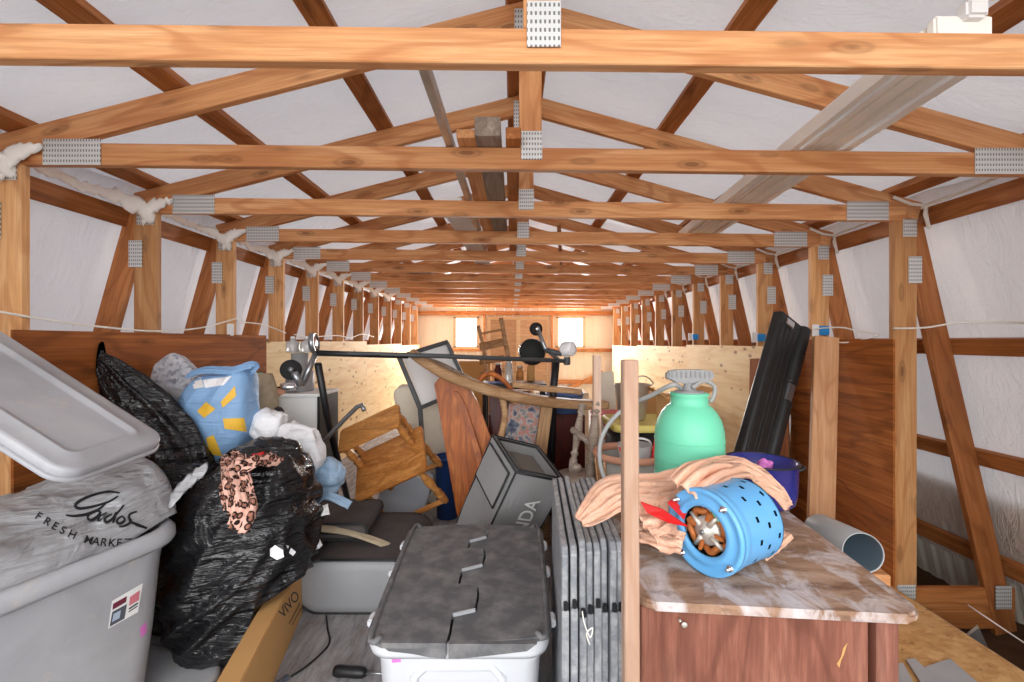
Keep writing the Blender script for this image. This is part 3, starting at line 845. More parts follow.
# ---- the bin's lid leaning over it
def lid_():
    C1, C2 = V(-1.275, 1.63, 1.02), V(-1.213, 1.27, .952); C4 = V(-1.93, 1.61, 1.455)
    u = (C4 - C1); L = u.length; u.normalize(); v = (C2 - C1); v = v - u * v.dot(u); W = v.length; v.normalize(); w = u.cross(v)
    if w.z < 0: w = -w
    m = fr((C1 + C4) / 2 + v * W / 2, u, v, w)
    if w.dot(u.cross(v)) < 0: pass
    r = thing('bin_lid', 'pale grey rectangular bin lid leaning tilted above the bagged bin', 'lid', (C1 + C4) / 2)
    def rr(ex, rad, z): return [V(x, y, z) for x, y in rrect(L + ex, W + ex, rad, 9)]
    bm = bmesh.new()
    ring_skin(bm, [rr(-.05, .05, -.02), rr(.0, .06, -.035), rr(.008, .064, -.032), rr(.008, .064, -.008), rr(.0, .06, -.001), rr(-.02, .055, .0), rr(-.10, .04, .0), rr(-.112, .035, .005), rr(-.13, .03, .005), rr(-.145, .025, -.004), rr(-.17, .02, -.005)])
    obj('lid_shell', xf(bm, m), M['greybin'], r, True)
    bm = bmesh.new(); pts = [m @ V(x, y, -.036) for x, y in rrect(L + .008, W + .008, .066, 9)]
    tube(pts + [pts[0]], .009, 8, bm); obj('rolled_edge', bm, M['greybin'], r, True)
lid_()
# tray under the bin
u = V(.15, .493, 0).normalized(); nn = V(-u.y, u.x, 0)
bm = bmesh.new(); m = fr(bc + V(.06, .06, 0), u, nn, V(0, 0, 1))
ring_skin(bm, [[V(x, y, z) for x, y in rrect(.95 + e, .56 + e, .08, 6)] for e, z in ((0, .002), (.02, .006), (.02, .028), (0, .034), (-.06, .033))])
tag(obj('tray', xf(bm, m), M['greybin'], None, True), 'flat pale grey plastic tray on the floor under the bagged bin', 'tray')

# ---- cardboard box on edge and big black garbage bag
r = thing('cardboard_box', 'narrow brown cardboard box with black writing squeezed beside the black garbage bag', 'box', (-1.0, 1.95, 0))
bdir = V(-.10, .46, 0).normalized(); bn = V(-bdir.y, bdir.x, 0)
bxm = fr(V(-.975, 1.86, .132) + bn * .045 - bdir * .09, bdir, bn, V(0, 0, 1))
b = obj('carton', xf(boxm((0, 0, 0), (.92, .08, .26), bev=.004), bxm), M['card'], r)
tx = []
for pl_ in text_tris('VIVO', .1): tx.append([(283 + x * 15 * .50 + y * 18 * -.62 * .7, 619 + x * 15 * -.86 * .75 - y * 18 * .55) for x, y in pl_])
patch('printed_word', tx, b, M['ink'], r, .003)
patch('small_print', stroke([(289, 624), (300, 603)], .5) + stroke([(292, 625), (301, 608)], .4), b, M['ink'], r, .003)

bm = blob((-1.19, 2.03, .43), (.275, .27, .46), 6, 2.5, .014, 6, rz(12), ((.8, -.4, .6), 10), .040, 3, .004)
for v in bm.verts:
    t = v.co.z
    v.co.x += .10 * (t - .4) - .03; v.co.y += .04 * (t - .4)
    if t < .34: # pressed flat against the carton
        dd_ = (v.co - bxm.translation).dot(bn) - .05
        if dd_ < 0: v.co += bn * (-dd_) * min(1, (.34 - t) * 12)
    if t > .6: # gathered top
        k = (t - .6) * .5; v.co.x = v.co.x * (1 - k) + (-1.12) * k
r = thing('garbage_bag', 'big glossy black garbage bag, full, standing between the bagged bin and the cushions', 'garbage bag', (-1.19, 2.03, 0), 'black garbage bags')
big = obj('bag_film', bm, M['blackbag'], r, True)
for ppx in ([(270, 549), (275, 545), (283, 550), (284, 557), (277, 560), (270, 556)], [(291, 548), (296, 552), (293, 556), (289, 553)], [(286, 545), (289, 546), (288, 549)]):
    patch('torn_white_patch', [ppx], big, M['whitebag'], r, .006)

# ---- black garbage bag streaming down from the wall
pts = [P(80, 345, 2.12), P(95, 358, 2.12), P(120, 388, 2.16), P(150, 425, 2.2), P(172, 462, 2.2), P(180, 520, 2.15), P(178, 600, 2.1), V(-1.60, 2.1, .02)]
sp = spline(pts, 10); rad = [.02, .045, .11, .15, .17, .16, .15, .13]
bm = bmesh.new(); rings = []; seg = 90
for i, p in enumerate(sp):
    t = (sp[min(i + 1, len(sp) - 1)] - sp[max(i - 1, 0)]).normalized(); a = V(0, 1, 0); a = (a - t * a.dot(t)).normalized(); b_ = t.cross(a)
    f = i / (len(sp) - 1) * (len(rad) - 1); k = min(int(f), len(rad) - 2); rr_ = rad[k] + (rad[k + 1] - rad[k]) * (f - k)
    ring = []
    for s in range(seg):
        an = 2 * math.pi * s / seg
        fold = .11 * noise.noise(V(math.cos(an) * 4, math.sin(an) * 4, i * .045)) + .09 * abs(noise.noise(V(math.cos(an) * 9, math.sin(an) * 9, i * .06)))
        q_ = p + (a * math.cos(an) * .55 + b_ * math.sin(an)) * rr_ * (1 + fold * 2.0)
        q_ += V(1, 0, 1).normalized() * crump(q_, 6, .010)
        q_.x = max(q_.x, -1.975); ring.append(q_)
    rings.append(ring)
ring_skin(bm, rings)
tag(obj('garbage_bag', bm, M['blackbag'], None, True), 'long black garbage bag draped down from the brown plywood behind the tilted lid', 'garbage bag', 'black garbage bags')
# crinkled black bag between them
tag(obj('garbage_bag', blob(P(178, 500, 1.95) + V(0, .03, 0), (.13, .09, .14), 5, 2.2, .03, 9, None, ((1, 0, .3), 9), .03, 8), M['blackbag'], None, True), 'small crinkled black bag wedged behind the shopping bag under the leopard cloth', 'garbage bag', 'black garbage bags')

# leopard cloth
def ribbon(name, path, width, mat, label, cat, wr=.02, root=None, n=10, solid=.004, seed=0, nrm=None, group=None, wf=14):
    sp = spline([Vector(p) for p in path], n); bm = bmesh.new(); rows = []; m_ = 26
    for i, p in enumerate(sp):
        t = (sp[min(i + 1, len(sp) - 1)] - sp[max(i - 1, 0)]).normalized()
        N = Vector(nrm) if nrm else V(0, -.6, .8); N = (N - t * N.dot(t)).normalized(); b_ = t.cross(N)
        f = i / (len(sp) - 1); w = width(f) if callable(width) else width
        row = []
        for j in range(m_ + 1):
            s = -1 + 2 * j / m_
            fold = noise.noise(V(s * wf * .22 + seed, f * 2.5, seed)) * 1.0 + .8 * (1 - 2.6 * abs(noise.noise(V(s * wf * .4, f * 2.2 + seed, 4)))) + .5 * (1 - 2.4 * abs(noise.noise(V(s * wf * .8, f * 3.5, seed))))
            row.append(bm.verts.new(p + b_ * s * w + N * (fold * wr + (1 - s * s) * w * .25)))
        rows.append(row)
    for a, c in zip(rows, rows[1:]):
        for j in range(m_): bm.faces.new((a[j], a[j + 1], c[j + 1], c[j]))
    o = obj(name, bm, mat, root, True, solid=solid)
    return tag(o, label, cat, group) if label else o
r = thing('leopard_cloth', 'pink and black leopard print cloth lying over the top of the big black bag', 'cloth', P(245, 490, 1.9))
ribbon('cloth_fold', [P(274, 462, 1.95), P(262, 464, 1.88), P(248, 466, 1.82), P(238, 470, 1.8)], .045, M['leopard'], None, None, .02, r, seed=2)
ribbon('cloth_fold', [P(234, 458, 1.93), P(236, 475, 1.8), P(241, 495, 1.73), P(243, 512, 1.69), P(238, 528, 1.68)], .05, M['leopard'], None, None, .018, r, seed=5)
ribbon('cloth_fold', [P(228, 480, 1.86), P(229, 490, 1.79), P(233, 508, 1.72)], .03, M['leopard'], None, None, .012, r, seed=7)
ribbon('pink_trim', [P(241, 458, 1.92), P(255, 456, 1.9), P(264, 454, 1.9)], .008, M['red'], None, None, .004, r, seed=9)

# ---- padding, blue bag, rug roll, box that carries them
b0 = boxm((-1.66, 2.47, .36), (.50, .34, .72), bev=.005)
tag(obj('cardboard_box', b0, M['card']), 'large brown cardboard box underneath the blue patterned bag', 'box')
def slab(name, c, s, rot, mat, label, cat, amp=.012, group=None):
    bm = bmesh.new(); bmesh.ops.create_cube(bm, size=1); bmesh.ops.subdivide_edges(bm, edges=bm.edges[:], cuts=14, use_grid_fill=True)
    for v in bm.verts:
        d = v.co * 2; pw = 7; ln = (abs(d.x) ** pw + abs(d.y) ** pw + abs(d.z) ** pw) ** (1 / pw); mx_ = max(abs(d.x), abs(d.y), abs(d.z))
        d = d * (mx_ / ln if ln else 1) / 2
        p = V(d.x * s[0], d.y * s[1], d.z * s[2]); p += p.normalized() * amp * noise.noise(p * 9 + Vector(c) * 3)
        v.co = (rot @ p if rot else p) + Vector(c)
    return tag(obj(name, bm, mat, None, True), label, cat, group)
RY = lambda d: Matrix.Rotation(math.radians(d), 3, 'Y'); RX_ = lambda d: Matrix.Rotation(math.radians(d), 3, 'X')
slab('carpet_padding', P(170, 383, 2.45) + V(.0, 0, -.03), (.29, .10, .33), RX_(-14) @ RY(40), M['speck'], 'grey speckled carpet padding block standing cornerwise against the brown plywood', 'padding', .01, 'speckled carpet padding')
slab('carpet_padding', P(214, 376, 2.78) + V(0, .03, -.12), (.22, .10, .34), RX_(-6), M['speck'], 'smaller darker speckled padding piece behind the top of the blue bag', 'padding', .02, 'speckled carpet padding')
slab('folded_blanket', P(172, 412, 2.42), (.28, .12, .26), RY(20), M['lidgrey'], 'pale grey folded blanket between the black bag and the blue bag', 'blanket', .02)
r = thing('woven_bag', 'blue woven plastic bag with yellow block print, open top, on the cardboard box', 'bag', P(220, 430, 2.35))
bm = blob(P(219, 414, 2.36), (.185, .12, .265), 6, 3.2, .012, 6, None, ((.3, 0, 1), 7), .012, 5)
c0 = P(219, 414, 2.36)
for v in bm.verts:
    d = v.co - c0; t = d.z / .265
    if t > 0: v.co.x = c0.x + (d.x) * (1 - .12 * t) + .05 * t * t; v.co.z += .035 * (d.x / .185) * t - (.05 * (1 - abs(d.x / .185)) * t)
    else: v.co.x = c0.x + d.x * (1 - .18 * t * t) + .02 * t
bb_ = obj('bag_body', bm, M['bluebag'], r, True)
patch('yellow_block', [[(197, 411), (206, 402), (215.5, 409), (204, 418)]], bb_, M['yellow'], r, .004, 6)
patch('yellow_block', [[(220.6, 402), (235, 385.7), (236, 396), (222.7, 408)]], bb_, M['yellow'], r, .004, 6)
patch('yellow_block', [[(222.7, 418.6), (244, 418), (247, 432), (224.7, 428.8)]], bb_, M['yellow'], r, .004, 6)
patch('yellow_block', [[(206, 438), (213.4, 435), (222.7, 456.5), (210, 454.5)]], bb_, M['yellow'], r, .004, 6)
patch('white_tag', [[(191, 379), (201, 377), (204, 387), (194, 389)]], bb_, M['white'], r, .006, 4)
patch('pale_lining', [[(203, 380), (232, 376), (224, 385), (205, 388)]], bb_, M['whitebag'], r, .004, 6)
ribbon('bag_handle', [P(190, 376, 2.36), P(205, 371, 2.33), P(232, 371, 2.3), P(252, 366, 2.3), P(254, 374, 2.32)], .028, M['bluebag'], None, None, .008, r, seed=4)
o = obj('rug_roll', tube([P(262, 374, 2.78), P(262, 420, 2.76), V(-1.635, 2.745, .02)], [.06, .10, .10], 24, None, 6), M['rug'], None, True)
tag(o, 'tan rolled rug standing upright beside the blue bag', 'rug')
o = obj('garden_glove', blob(P(276, 393, 2.85), (.06, .04, .03), 4, 2, .02, 16), M['clay'], None, True); tag(o, 'crumpled orange work glove on top of the tan rug roll', 'glove')
o = obj('hose_scrap', tube([P(252, 380, 2.80), P(257, 376, 2.80), P(263, 376, 2.80), P(268, 380, 2.80)], .018, 8, None, 5), M['greenhose'] if 'greenhose' in M else M['green'], None, True); tag(o, 'green plastic scrap behind the tan rug roll', 'scrap')

# ---- white plastic bags
def ubag(px, py, d, r, mat, label, seed, name='plastic_bag', sub=5, rot=None, group='loose plastic bags'):
    return tag(obj(name, blob(P(px, py, d), r, sub, 2.3, .03, 9, rot, ((.2, 0, 1), 9), .02, seed), mat, None, True), label, name.replace('_', ' '), group)
ubag(269, 427, 2.42, (.085, .08, .10), M['whitebag'], 'small white plastic bag tip beside the blue woven bag', 1, rot=RY(20))
ubag(297, 452, 2.40, (.12, .11, .15), M['whitebag'], 'white plastic bag in front of the white cabinet', 2)
bm = blob(P(328, 478, 2.5), (.10, .08, .12), 5, 2.2, .04, 9, RY(20), None, 0, 6)
r = thing('plastic_bag', 'pale blue plastic bag with dangling handles on the dark cushions', 'plastic bag', P(328, 500, 2.5), 'loose plastic bags')
obj('bag_film', bm, M['ltbluebag'], r, True)
ribbon('bag_handle', [P(316, 500, 2.38), P(330, 497, 2.36), P(350, 506, 2.36)], .022, M['ltbluebag'], None, None, .01, r, seed=3)
ribbon('bag_handle', [P(318, 465, 2.4), P(312, 480, 2.37), P(310, 500, 2.36)], .02, M['ltbluebag'], None, None, .01, r, seed=6)
ribbon('paper_scrap', [P(300, 522, 2.16), P(314, 515, 2.16), P(329, 509, 2.18)], .028, M['white'], 'white folded paper strip on the edge of the dark cushions', 'paper', .006, seed=1)
ribbon('tissue_scrap', [P(309, 522, 2.14), P(312, 535, 2.12), P(317, 548, 2.12)], .025, M['whitebag'], 'torn white tissue hanging beside the big black bag', 'tissue', .014, seed=2)

# ---- cushions
def cushion(x0, x1, z0, z1, y0, y1, name, label, skew=0.0, mats=('cushdark', 'cushend')):
    h = (z1 - z0) / 2; zc = (z0 + z1) / 2; n = 12
    def pr(s, ex):
        out = []
        for k in range(n + 1): a = math.radians(90 + 180 * k / n); out.append((x0 + h + (h + ex) * math.cos(a), zc + (h + ex) * math.sin(a)))
        for k in range(n + 1): a = math.radians(-90 + 180 * k / n); out.append((x1 - h + (h + ex) * math.cos(a), zc + (h + ex) * math.sin(a)))
        return out
    r = thing(name, label, 'cushion', ((x0 + x1) / 2, (y0 + y1) / 2, z0), 'dark seat cushions')
    def ringy(y, ex): return [V(x + skew * (y - y0), y, z) for x, z in pr(1, ex)]
    bm = bmesh.new()
    ring_skin(bm, [ringy(y0 + .004, -.02), ringy(y0 + .008, -.004)] + [ringy(y0 + (y1 - y0) * k / 14 + .012, .004 * noise.noise(V(k * .9, z0, 1))) for k in range(15)] + [ringy(y1 + .02, -.03)])
    obj('cushion_cover', bm, M[mats[0]], r, True)
    bm = bmesh.new(); ring_skin(bm, [ringy(y0 - .012, -.05), ringy(y0 - .006, -.015), ringy(y0 + .006, -.004), ringy(y0 + .02, -.006)])
    obj('end_panel', bm, M[mats[1]], r, True)
    bm = bmesh.new(); pts = ringy(y0 + .006, .002); tube(pts + [pts[0]], .007, 8, bm); obj('piping', bm, M['caseedge'], r, True)
    return r
cushion(-1.10, -.47, .002, .27, 2.22, 2.84, 'seat_cushion', 'dark grey bench cushion with a rounded pale end, flat on the floor', -.05)
cushion(-1.33, -.80, .285, .37, 2.42, 2.80, 'seat_cushion', 'thinner dark cushion stacked on the bench cushion, by the tipped wooden stand', -.05, ('cushdark', 'cushdark'))
ribbon('fabric_strip', [P(316, 528, 2.40), P(345, 532, 2.40), P(375, 541, 2.40), P(400, 552, 2.4)], .022, M['rug'], 'pale tan strap lying across the dark cushions', 'strap', .004, seed=3, nrm=(0, -.3, 1))

# ---- cable and handle on the floor
wire('power_cord', [V(-.93, 2.2, .01), V(-.88, 2.1, .008), V(-.83, 2.0, .008), V(-.84, 1.92, .01), V(-.87, 1.85, .008), V(-.905, 1.80, .008)], .004, M['ink'], 'thin dark power cord trailing from the cardboard box over the grey floor', 'cord')
tag(obj('cord_plug', boxm((-.925, 1.775, .012), (.022, .05, .018), rz(-25), .004), M['slate']), 'grey plug at the end of the thin cord on the floor', 'plug')
r = thing('tool_handle', 'black rounded tool handle on the floor in front of the white tote', 'tool', (-.64, 1.80, .02))
obj('grip', lathe([(.004, 0), (.018, .004), (.023, .02), (.021, .06), (.022, .10), (.02, .13), (.012, .14)], (-.735, 1.81, .024), (1, -.08, 0), 20), M['black'], r, True)
obj('shaft', lathe([(.006, .13), (.006, .24)], (-.735, 1.81, .024), (1, -.08, 0), 10), M['steel'], r, True)

# ---- white tote with interlocking charcoal lid
ZT = .48
def onz(px, py, z=ZT): d = (E - z) * F / (py - 341); return V((px - 512) * d / F, d, z)
def tote():
    A, B, C, D = onz(363, 641), onz(553, 637), onz(542, 527), onz(411, 527)
    r = thing('storage_tote', 'translucent white storage tote with a dusty charcoal flap lid, magenta smudge on its front', 'storage tote', ((A + B + C + D) / 4).xy.to_3d())
    c = (A + B + C + D) / 4; W = (B - A).length; L = ((C + D) / 2 - (A + B) / 2).length
    def rr(sx, sy, rad, z): return [c.xy.to_3d() + V(x, y, z) for x, y in rrect(W * sx, L * sy, rad, 7)]
    bm = bmesh.new()
    ring_skin(bm, [rr(.80, .86, .05, .004), rr(.82, .88, .06, .012), rr(.90, .92, .06, .38), rr(.93, .94, .06, .40), rr(.93, .94, .06, .43), rr(.91, .92, .05, .43), rr(.88, .90, .05, .36), rr(.80, .86, .05, .03)])
    body = obj('tote_body', bm, M['totewhite'], r, True)
    bm = bmesh.new(); rings = [rr(.93, .94, .06, .42), rr(.985, .985, .075, .415), rr(1.0, 1.0, .08, .43), rr(1.0, 1.0, .08, .462), rr(.985, .985, .07, .467), rr(.95, .955, .06, .462), rr(.93, .94, .06, .45)]
    rings.append(rings[0]); ring_skin(bm, rings, cap=False); obj('rim', bm, M['totewhite'], r, True)
    # arched recess on the front
    bm = bmesh.new(); y = c.y - L * .46 + .004
    pts = []
    for k in range(13):
        t = k / 12; pts.append(V(c.x - .13 + .26 * t, y - .002 * 0 - .006, .37 - .02 * math.cos(t * 6.28) * 0 - (.0 if .15 < t < .85 else .012)))
    path = [V(c.x - .15, c.y - L * .425, .05), V(c.x - .135, c.y - L * .452, .34), V(c.x - .10, c.y - L * .456, .375), V(c.x + .10, c.y - L * .456, .375), V(c.x + .135, c.y - L * .452, .34), V(c.x + .15, c.y - L * .425, .05)]
    obj('front_rib', tube(path, .016, 8), M['totewhite'], r, True)
    patch('smudge', [[(391, 651), (400, 650), (401, 662), (392, 663)]], body, M['magenta'], r, .003, 3)
    # lid flaps
    seam = [(487, 524), (488, 534), (486, 538), (470, 542), (468, 548), (484, 549), (485, 556), (482, 566), (462, 571), (459, 584), (478, 586.5), (478, 597), (475, 611), (453, 616), (450, 633), (447, 644)]
    sm = [onz(*p) for p in seam]
    def fl(side):
        k = .004 if side < 0 else -.004; s_ = [p + V(-k, 0, 0) for p in sm]
        if side < 0: out = [D + V(.05, 0, 0), D + V(.012, -.012, 0), D + V(-.0, -.05, 0), A + V(.0, .05, 0), A + V(.012, .012, 0), A + V(.06, -.006, 0)]
        else: out = [B + V(-.06, -.006, 0), B + V(-.012, .012, 0), B + V(.0, .05, 0), C + V(.0, -.05, 0), C + V(-.012, -.012, 0), C + V(-.05, 0, 0)]
        poly = (s_[::-1] + out) if side < 0 else (s_ + out)
        if side < 0: poly = s_[::-1][:] + out[::1]
        return poly
    for side, nm in ((-1, 'lid_flap'), (1, 'lid_flap')):
        if side < 0: poly = [*[p + V(-.004, 0, 0) for p in sm], A + V(.06, -.012, 0), A + V(.014, .012, 0), A + V(.0, .05, 0), D + V(.0, -.05, 0), D + V(.012, -.012, 0), D + V(.05, .0, 0)]
        else: poly = [*[p + V(.004, 0, -.004) for p in sm], B + V(-.06, -.006, 0), B + V(-.014, .012, 0), B + V(.0, .05, 0), C + V(.0, -.05, 0), C + V(-.012, -.012, 0), C + V(-.05, .0, 0)]
        bm = prism([p + V(0, 0, -.014) for p in poly], (0, 0, .016))
        top = max(bm.faces, key=lambda f: f.calc_center_median().z)
        fl_ = obj(nm, bm, M['totelid'], r)
        # raised border, ribs and the overhanging handle lip
        bm = bmesh.new()
        e = [A + V(.05, .015, .004), A + V(.015, .05, .004), D + V(.018, -.05, .004), D + V(.05, -.015, .004)] if side < 0 else [B + V(-.05, .015, .004), B + V(-.015, .05, .004), C + V(-.018, -.05, .004), C + V(-.05, -.015, .004)]
        tube(e, .009, 8, bm, 4); obj('edge_ridge', bm, M['totelid'], fl_, True)
        bm = bmesh.new()
        xa, xb = (A.x + .05, sm[-1].x - .004) if side < 0 else (sm[-1].x + .004, B.x - .05)
        lip = [(xa, 0), (xb, 0), (xb, -.045), (xb - (xb - xa) * .25, -.040), (xb - (xb - xa) * .5, -.030), (xa + .03, -.022)]
        if side > 0: lip = [(xa, 0), (xb, 0), (xb - .03, -.022), (xa + (xb - xa) * .5, -.034), (xa + .03, -.045), (xa, -.045)]
        yy = A.y - .012
        prism([V(x, yy, ZT - .0005 + z) for x, z in lip], (0, .016, 0), bm); obj('flap_lip', bm, M['totelid'], fl_)
    # steps along the seam
    bm = bmesh.new()
    for a, b_ in ((2, 3), (8, 7), (13, 12)):
        pa, pb = onz(*seam[a]), onz(*seam[b_]); tube([pa + V(0, 0, .003), pb + V(0, 0, .003)], .007, 6, bm)
    obj('hinge_finger', bm, M['lidgrey'], r)
    for sx, x0 in ((-1, A.x), (1, B.x)):
        for yy in (A.y + .12, A.y + .42, A.y + .64):
            xx = (A + (D - A) * ((yy - A.y) / L)).x if sx < 0 else (B + (C - B) * ((yy - A.y) / L)).x
            obj('latch_clip', boxm((xx + sx * .004, yy, ZT - .012), (.02, .05, .026), bev=.005), M['totewhite'], r)
tote()
#PART3
# ---- tipped two tier stand with turned legs
def turned(p0, p1, r0, mat, root, name, square=.0, seg=14):
    ax = Vector(p1) - Vector(p0); L = ax.length
    pr = [(1.0, 0), (1.0, .04), (.55, .07), (.95, .11), (.6, .15), (.75, .20), (1.0, .34), (1.05, .42), (.8, .55), (.6, .64), (1.05, .68), (.6, .72), (.95, .76), (1.0, .80), (.8, .94), (.7, 1)]
    return obj(name, lathe([(a * r0, b * L) for a, b in pr], p0, ax, seg), mat, root, True)
def stand():
    a = math.radians(25); r_ = V(1, 0, 0); up = V(0, 0, 1); tw = V(0, -1, 0)
    X = r_ * math.cos(a) + up * math.sin(a); p = r_ * math.sin(a) - up * math.cos(a)
    ph = math.radians(35); D = p * math.sin(ph) + tw * math.cos(ph); Dn = p * math.cos(ph) - tw * math.sin(ph)  # Dn: towards the feet
    o = P(340, 430, 3.0)
    r = thing('two_tier_stand', 'honey brown two tier wooden stand with turned legs, tipped over on the cushions', 'stand', o)
    m = fr(o, X, D, Dn)
    W = .44
    def loc(x, y, z): return m @ V(x, y, z)
    def sl(nm, x0, x1, y0, y1, z, t=.025):
        bm = bmesh.new(); pts = [V(x + (x0 + x1) / 2, y + (y0 + y1) / 2, z) for x, y in rrect(x1 - x0, y1 - y0, .03, 4)]
        prism(pts, (0, 0, t), bm); bmesh.ops.bevel(bm, geom=[e for e in bm.edges if abs(e.verts[0].co.z - e.verts[1].co.z) < 1e-5], offset=.005, segments=2, affect='EDGES')
        o_ = obj(nm, xf(bm, m), M['honey'], r); return o_
    sl('upper_shelf', 0, W, 0, .215, 0)
    sl('lower_shelf', -.01, W + .05, .03, .44, .235)
    for x in (.035, W - .03):
        for y in (.06, .175): turned(loc(x, y, .02), loc(x, y, .24), .026, M['honey'], r, 'spindle')
    for x in (.05, W - .02):
        for y in (.09, .39): turned(loc(x, y, .255), loc(x + (.02 if x > .2 else -.02), y + (.015 if y > .2 else -.015), .64), .029, M['honey'], r, 'leg')
    o1 = loc(.03, .405, .62); o2 = loc(W, .405, .62)
    beam('stretcher', o1, o2, .035, .02, M['honey'], r, up=D)
    beam('stretcher', loc(.03, .085, .60), loc(W, .085, .60), .035, .02, M['honey'], r, up=D)
stand()
# grey blanket bag beneath it
slab('vinyl_bag', P(405, 494, 3.46), (.38, .14, .46), RY(18), M['vinylgrey'], 'clear grey vinyl bedding bag under the tipped wooden stand', 'bag', .02)
slab('cream_pillow', P(428, 436, 3.72) + V(0, 0, -.05), (.36, .16, 1.02), RY(-14), M['offwhite'], 'cream pillow propped behind the tipped wooden stand', 'pillow', .03, 'cream pillows')
slab('cream_pillow', P(432, 388, 3.85), (.36, .14, .28), RY(12), M['offwhite'], 'cream pillow framed by the dark grey metal frame', 'pillow', .03, 'cream pillows')

# ---- polished headboard boards
def leanpoly(pts, dt, db, t, name, mat, root=None, bev=.006):
    ys = [p[1] for p in pts]; y0, y1 = min(ys), max(ys)
    v3 = [P(x, y, dt + (db - dt) * (y - y0) / (y1 - y0)) for x, y in pts]
    bm = prism(v3, (0.0, t, .12 * t))
    if bev: bmesh.ops.bevel(bm, geom=bm.edges[:], offset=bev, segments=2, affect='EDGES')
    return obj(name, bm, mat, root)
r = thing('headboard', 'polished reddish brown headboard with rounded top leaning behind the grey canvas case', 'headboard', P(470, 600, 2.7))
leanpoly([(434, 384), (440, 377), (455, 380), (471, 391), (478, 403), (496, 452), (514, 520), (520, 600), (475, 600), (456, 510), (444, 440)], 3.27, 3.13, .035, 'board', M['polish'], r)
leanpoly([(452, 391), (458, 392), (465, 404), (480, 450), (497, 520), (490, 520), (474, 450), (461, 405)], 3.24, 3.105, .02, 'raised_moulding', M['polish'], r, .004)

# ---- weathered curved bench
r = thing('weathered_bench', 'weathered curved wooden bench rail on pale legs lying across the middle of the junk', 'bench', P(520, 460, 2.9))
def sweep(path, w, h, mat, name, root, n=8, up=(0, 0, 1), jag=.0):
    sp = spline([Vector(p) for p in path], n); bm = bmesh.new(); rings = []
    for i, p in enumerate(sp):
        t = (sp[min(i + 1, len(sp) - 1)] - sp[max(i - 1, 0)]).normalized(); U = Vector(up); U = (U - t * U.dot(t)).normalized(); B = t.cross(U)
        f = i / (len(sp) - 1); ww = w(f) if callable(w) else w; hh = h(f) if callable(h) else h
        j = 1 + jag * noise.noise(p * 9)
        ring = []
        for x, y in rrect(ww * j, hh, min(ww, hh) * .3, 3): ring.append(p + B * x + U * y)
        rings.append(ring)
    ring_skin(bm, rings); return obj(name, bm, mat, root, True)
sweep([P(411, 352, 3.05), P(428, 364, 3.06), P(450, 376, 3.08), P(490, 390, 3.12), P(530, 399, 3.15), P(575, 404, 3.20), P(606, 404, 3.22)], .16, lambda f: .05 + .025 * math.sin(f * 3.14), M['weather'], 'top_rail', r, 8, jag=.2)
sweep([P(428, 362, 3.16), P(440, 366, 3.17), P(456, 374, 3.18), P(476, 384, 3.20)], .07, .06, M['greywood'], 'worn_armrest', r, 6, jag=.5)
sweep([P(512, 384, 3.13), P(540, 388, 3.16), P(566, 390, 3.18), P(581, 392, 3.18)], .10, .04, M['weather'], 'loose_slat', r, 6, jag=.3)
sweep([P(502, 396, 3.15), P(505, 415, 3.13), P(502, 432, 3.10), P(496, 455, 3.05), P(494, 480, 3.00)], .045, .045, M['weather'], 'bowed_leg', r, 6, up=(0, 1, 0))
beam('square_leg', P(547, 402, 3.16), V(.17, 3.12, .345), .085, .07, M['winframe'] if False else M['weather'], r, up=(1, 0, 0))
o = tube([P(478, 384, 3.25), P(482, 377, 3.26), P(492, 374, 3.27), P(504, 381, 3.26), P(512, 390, 3.25)], .018, 8, None, 6)
for v in o.verts: v.co.y += 0
obj('curved_backrest', o, M['polish'], r, True)

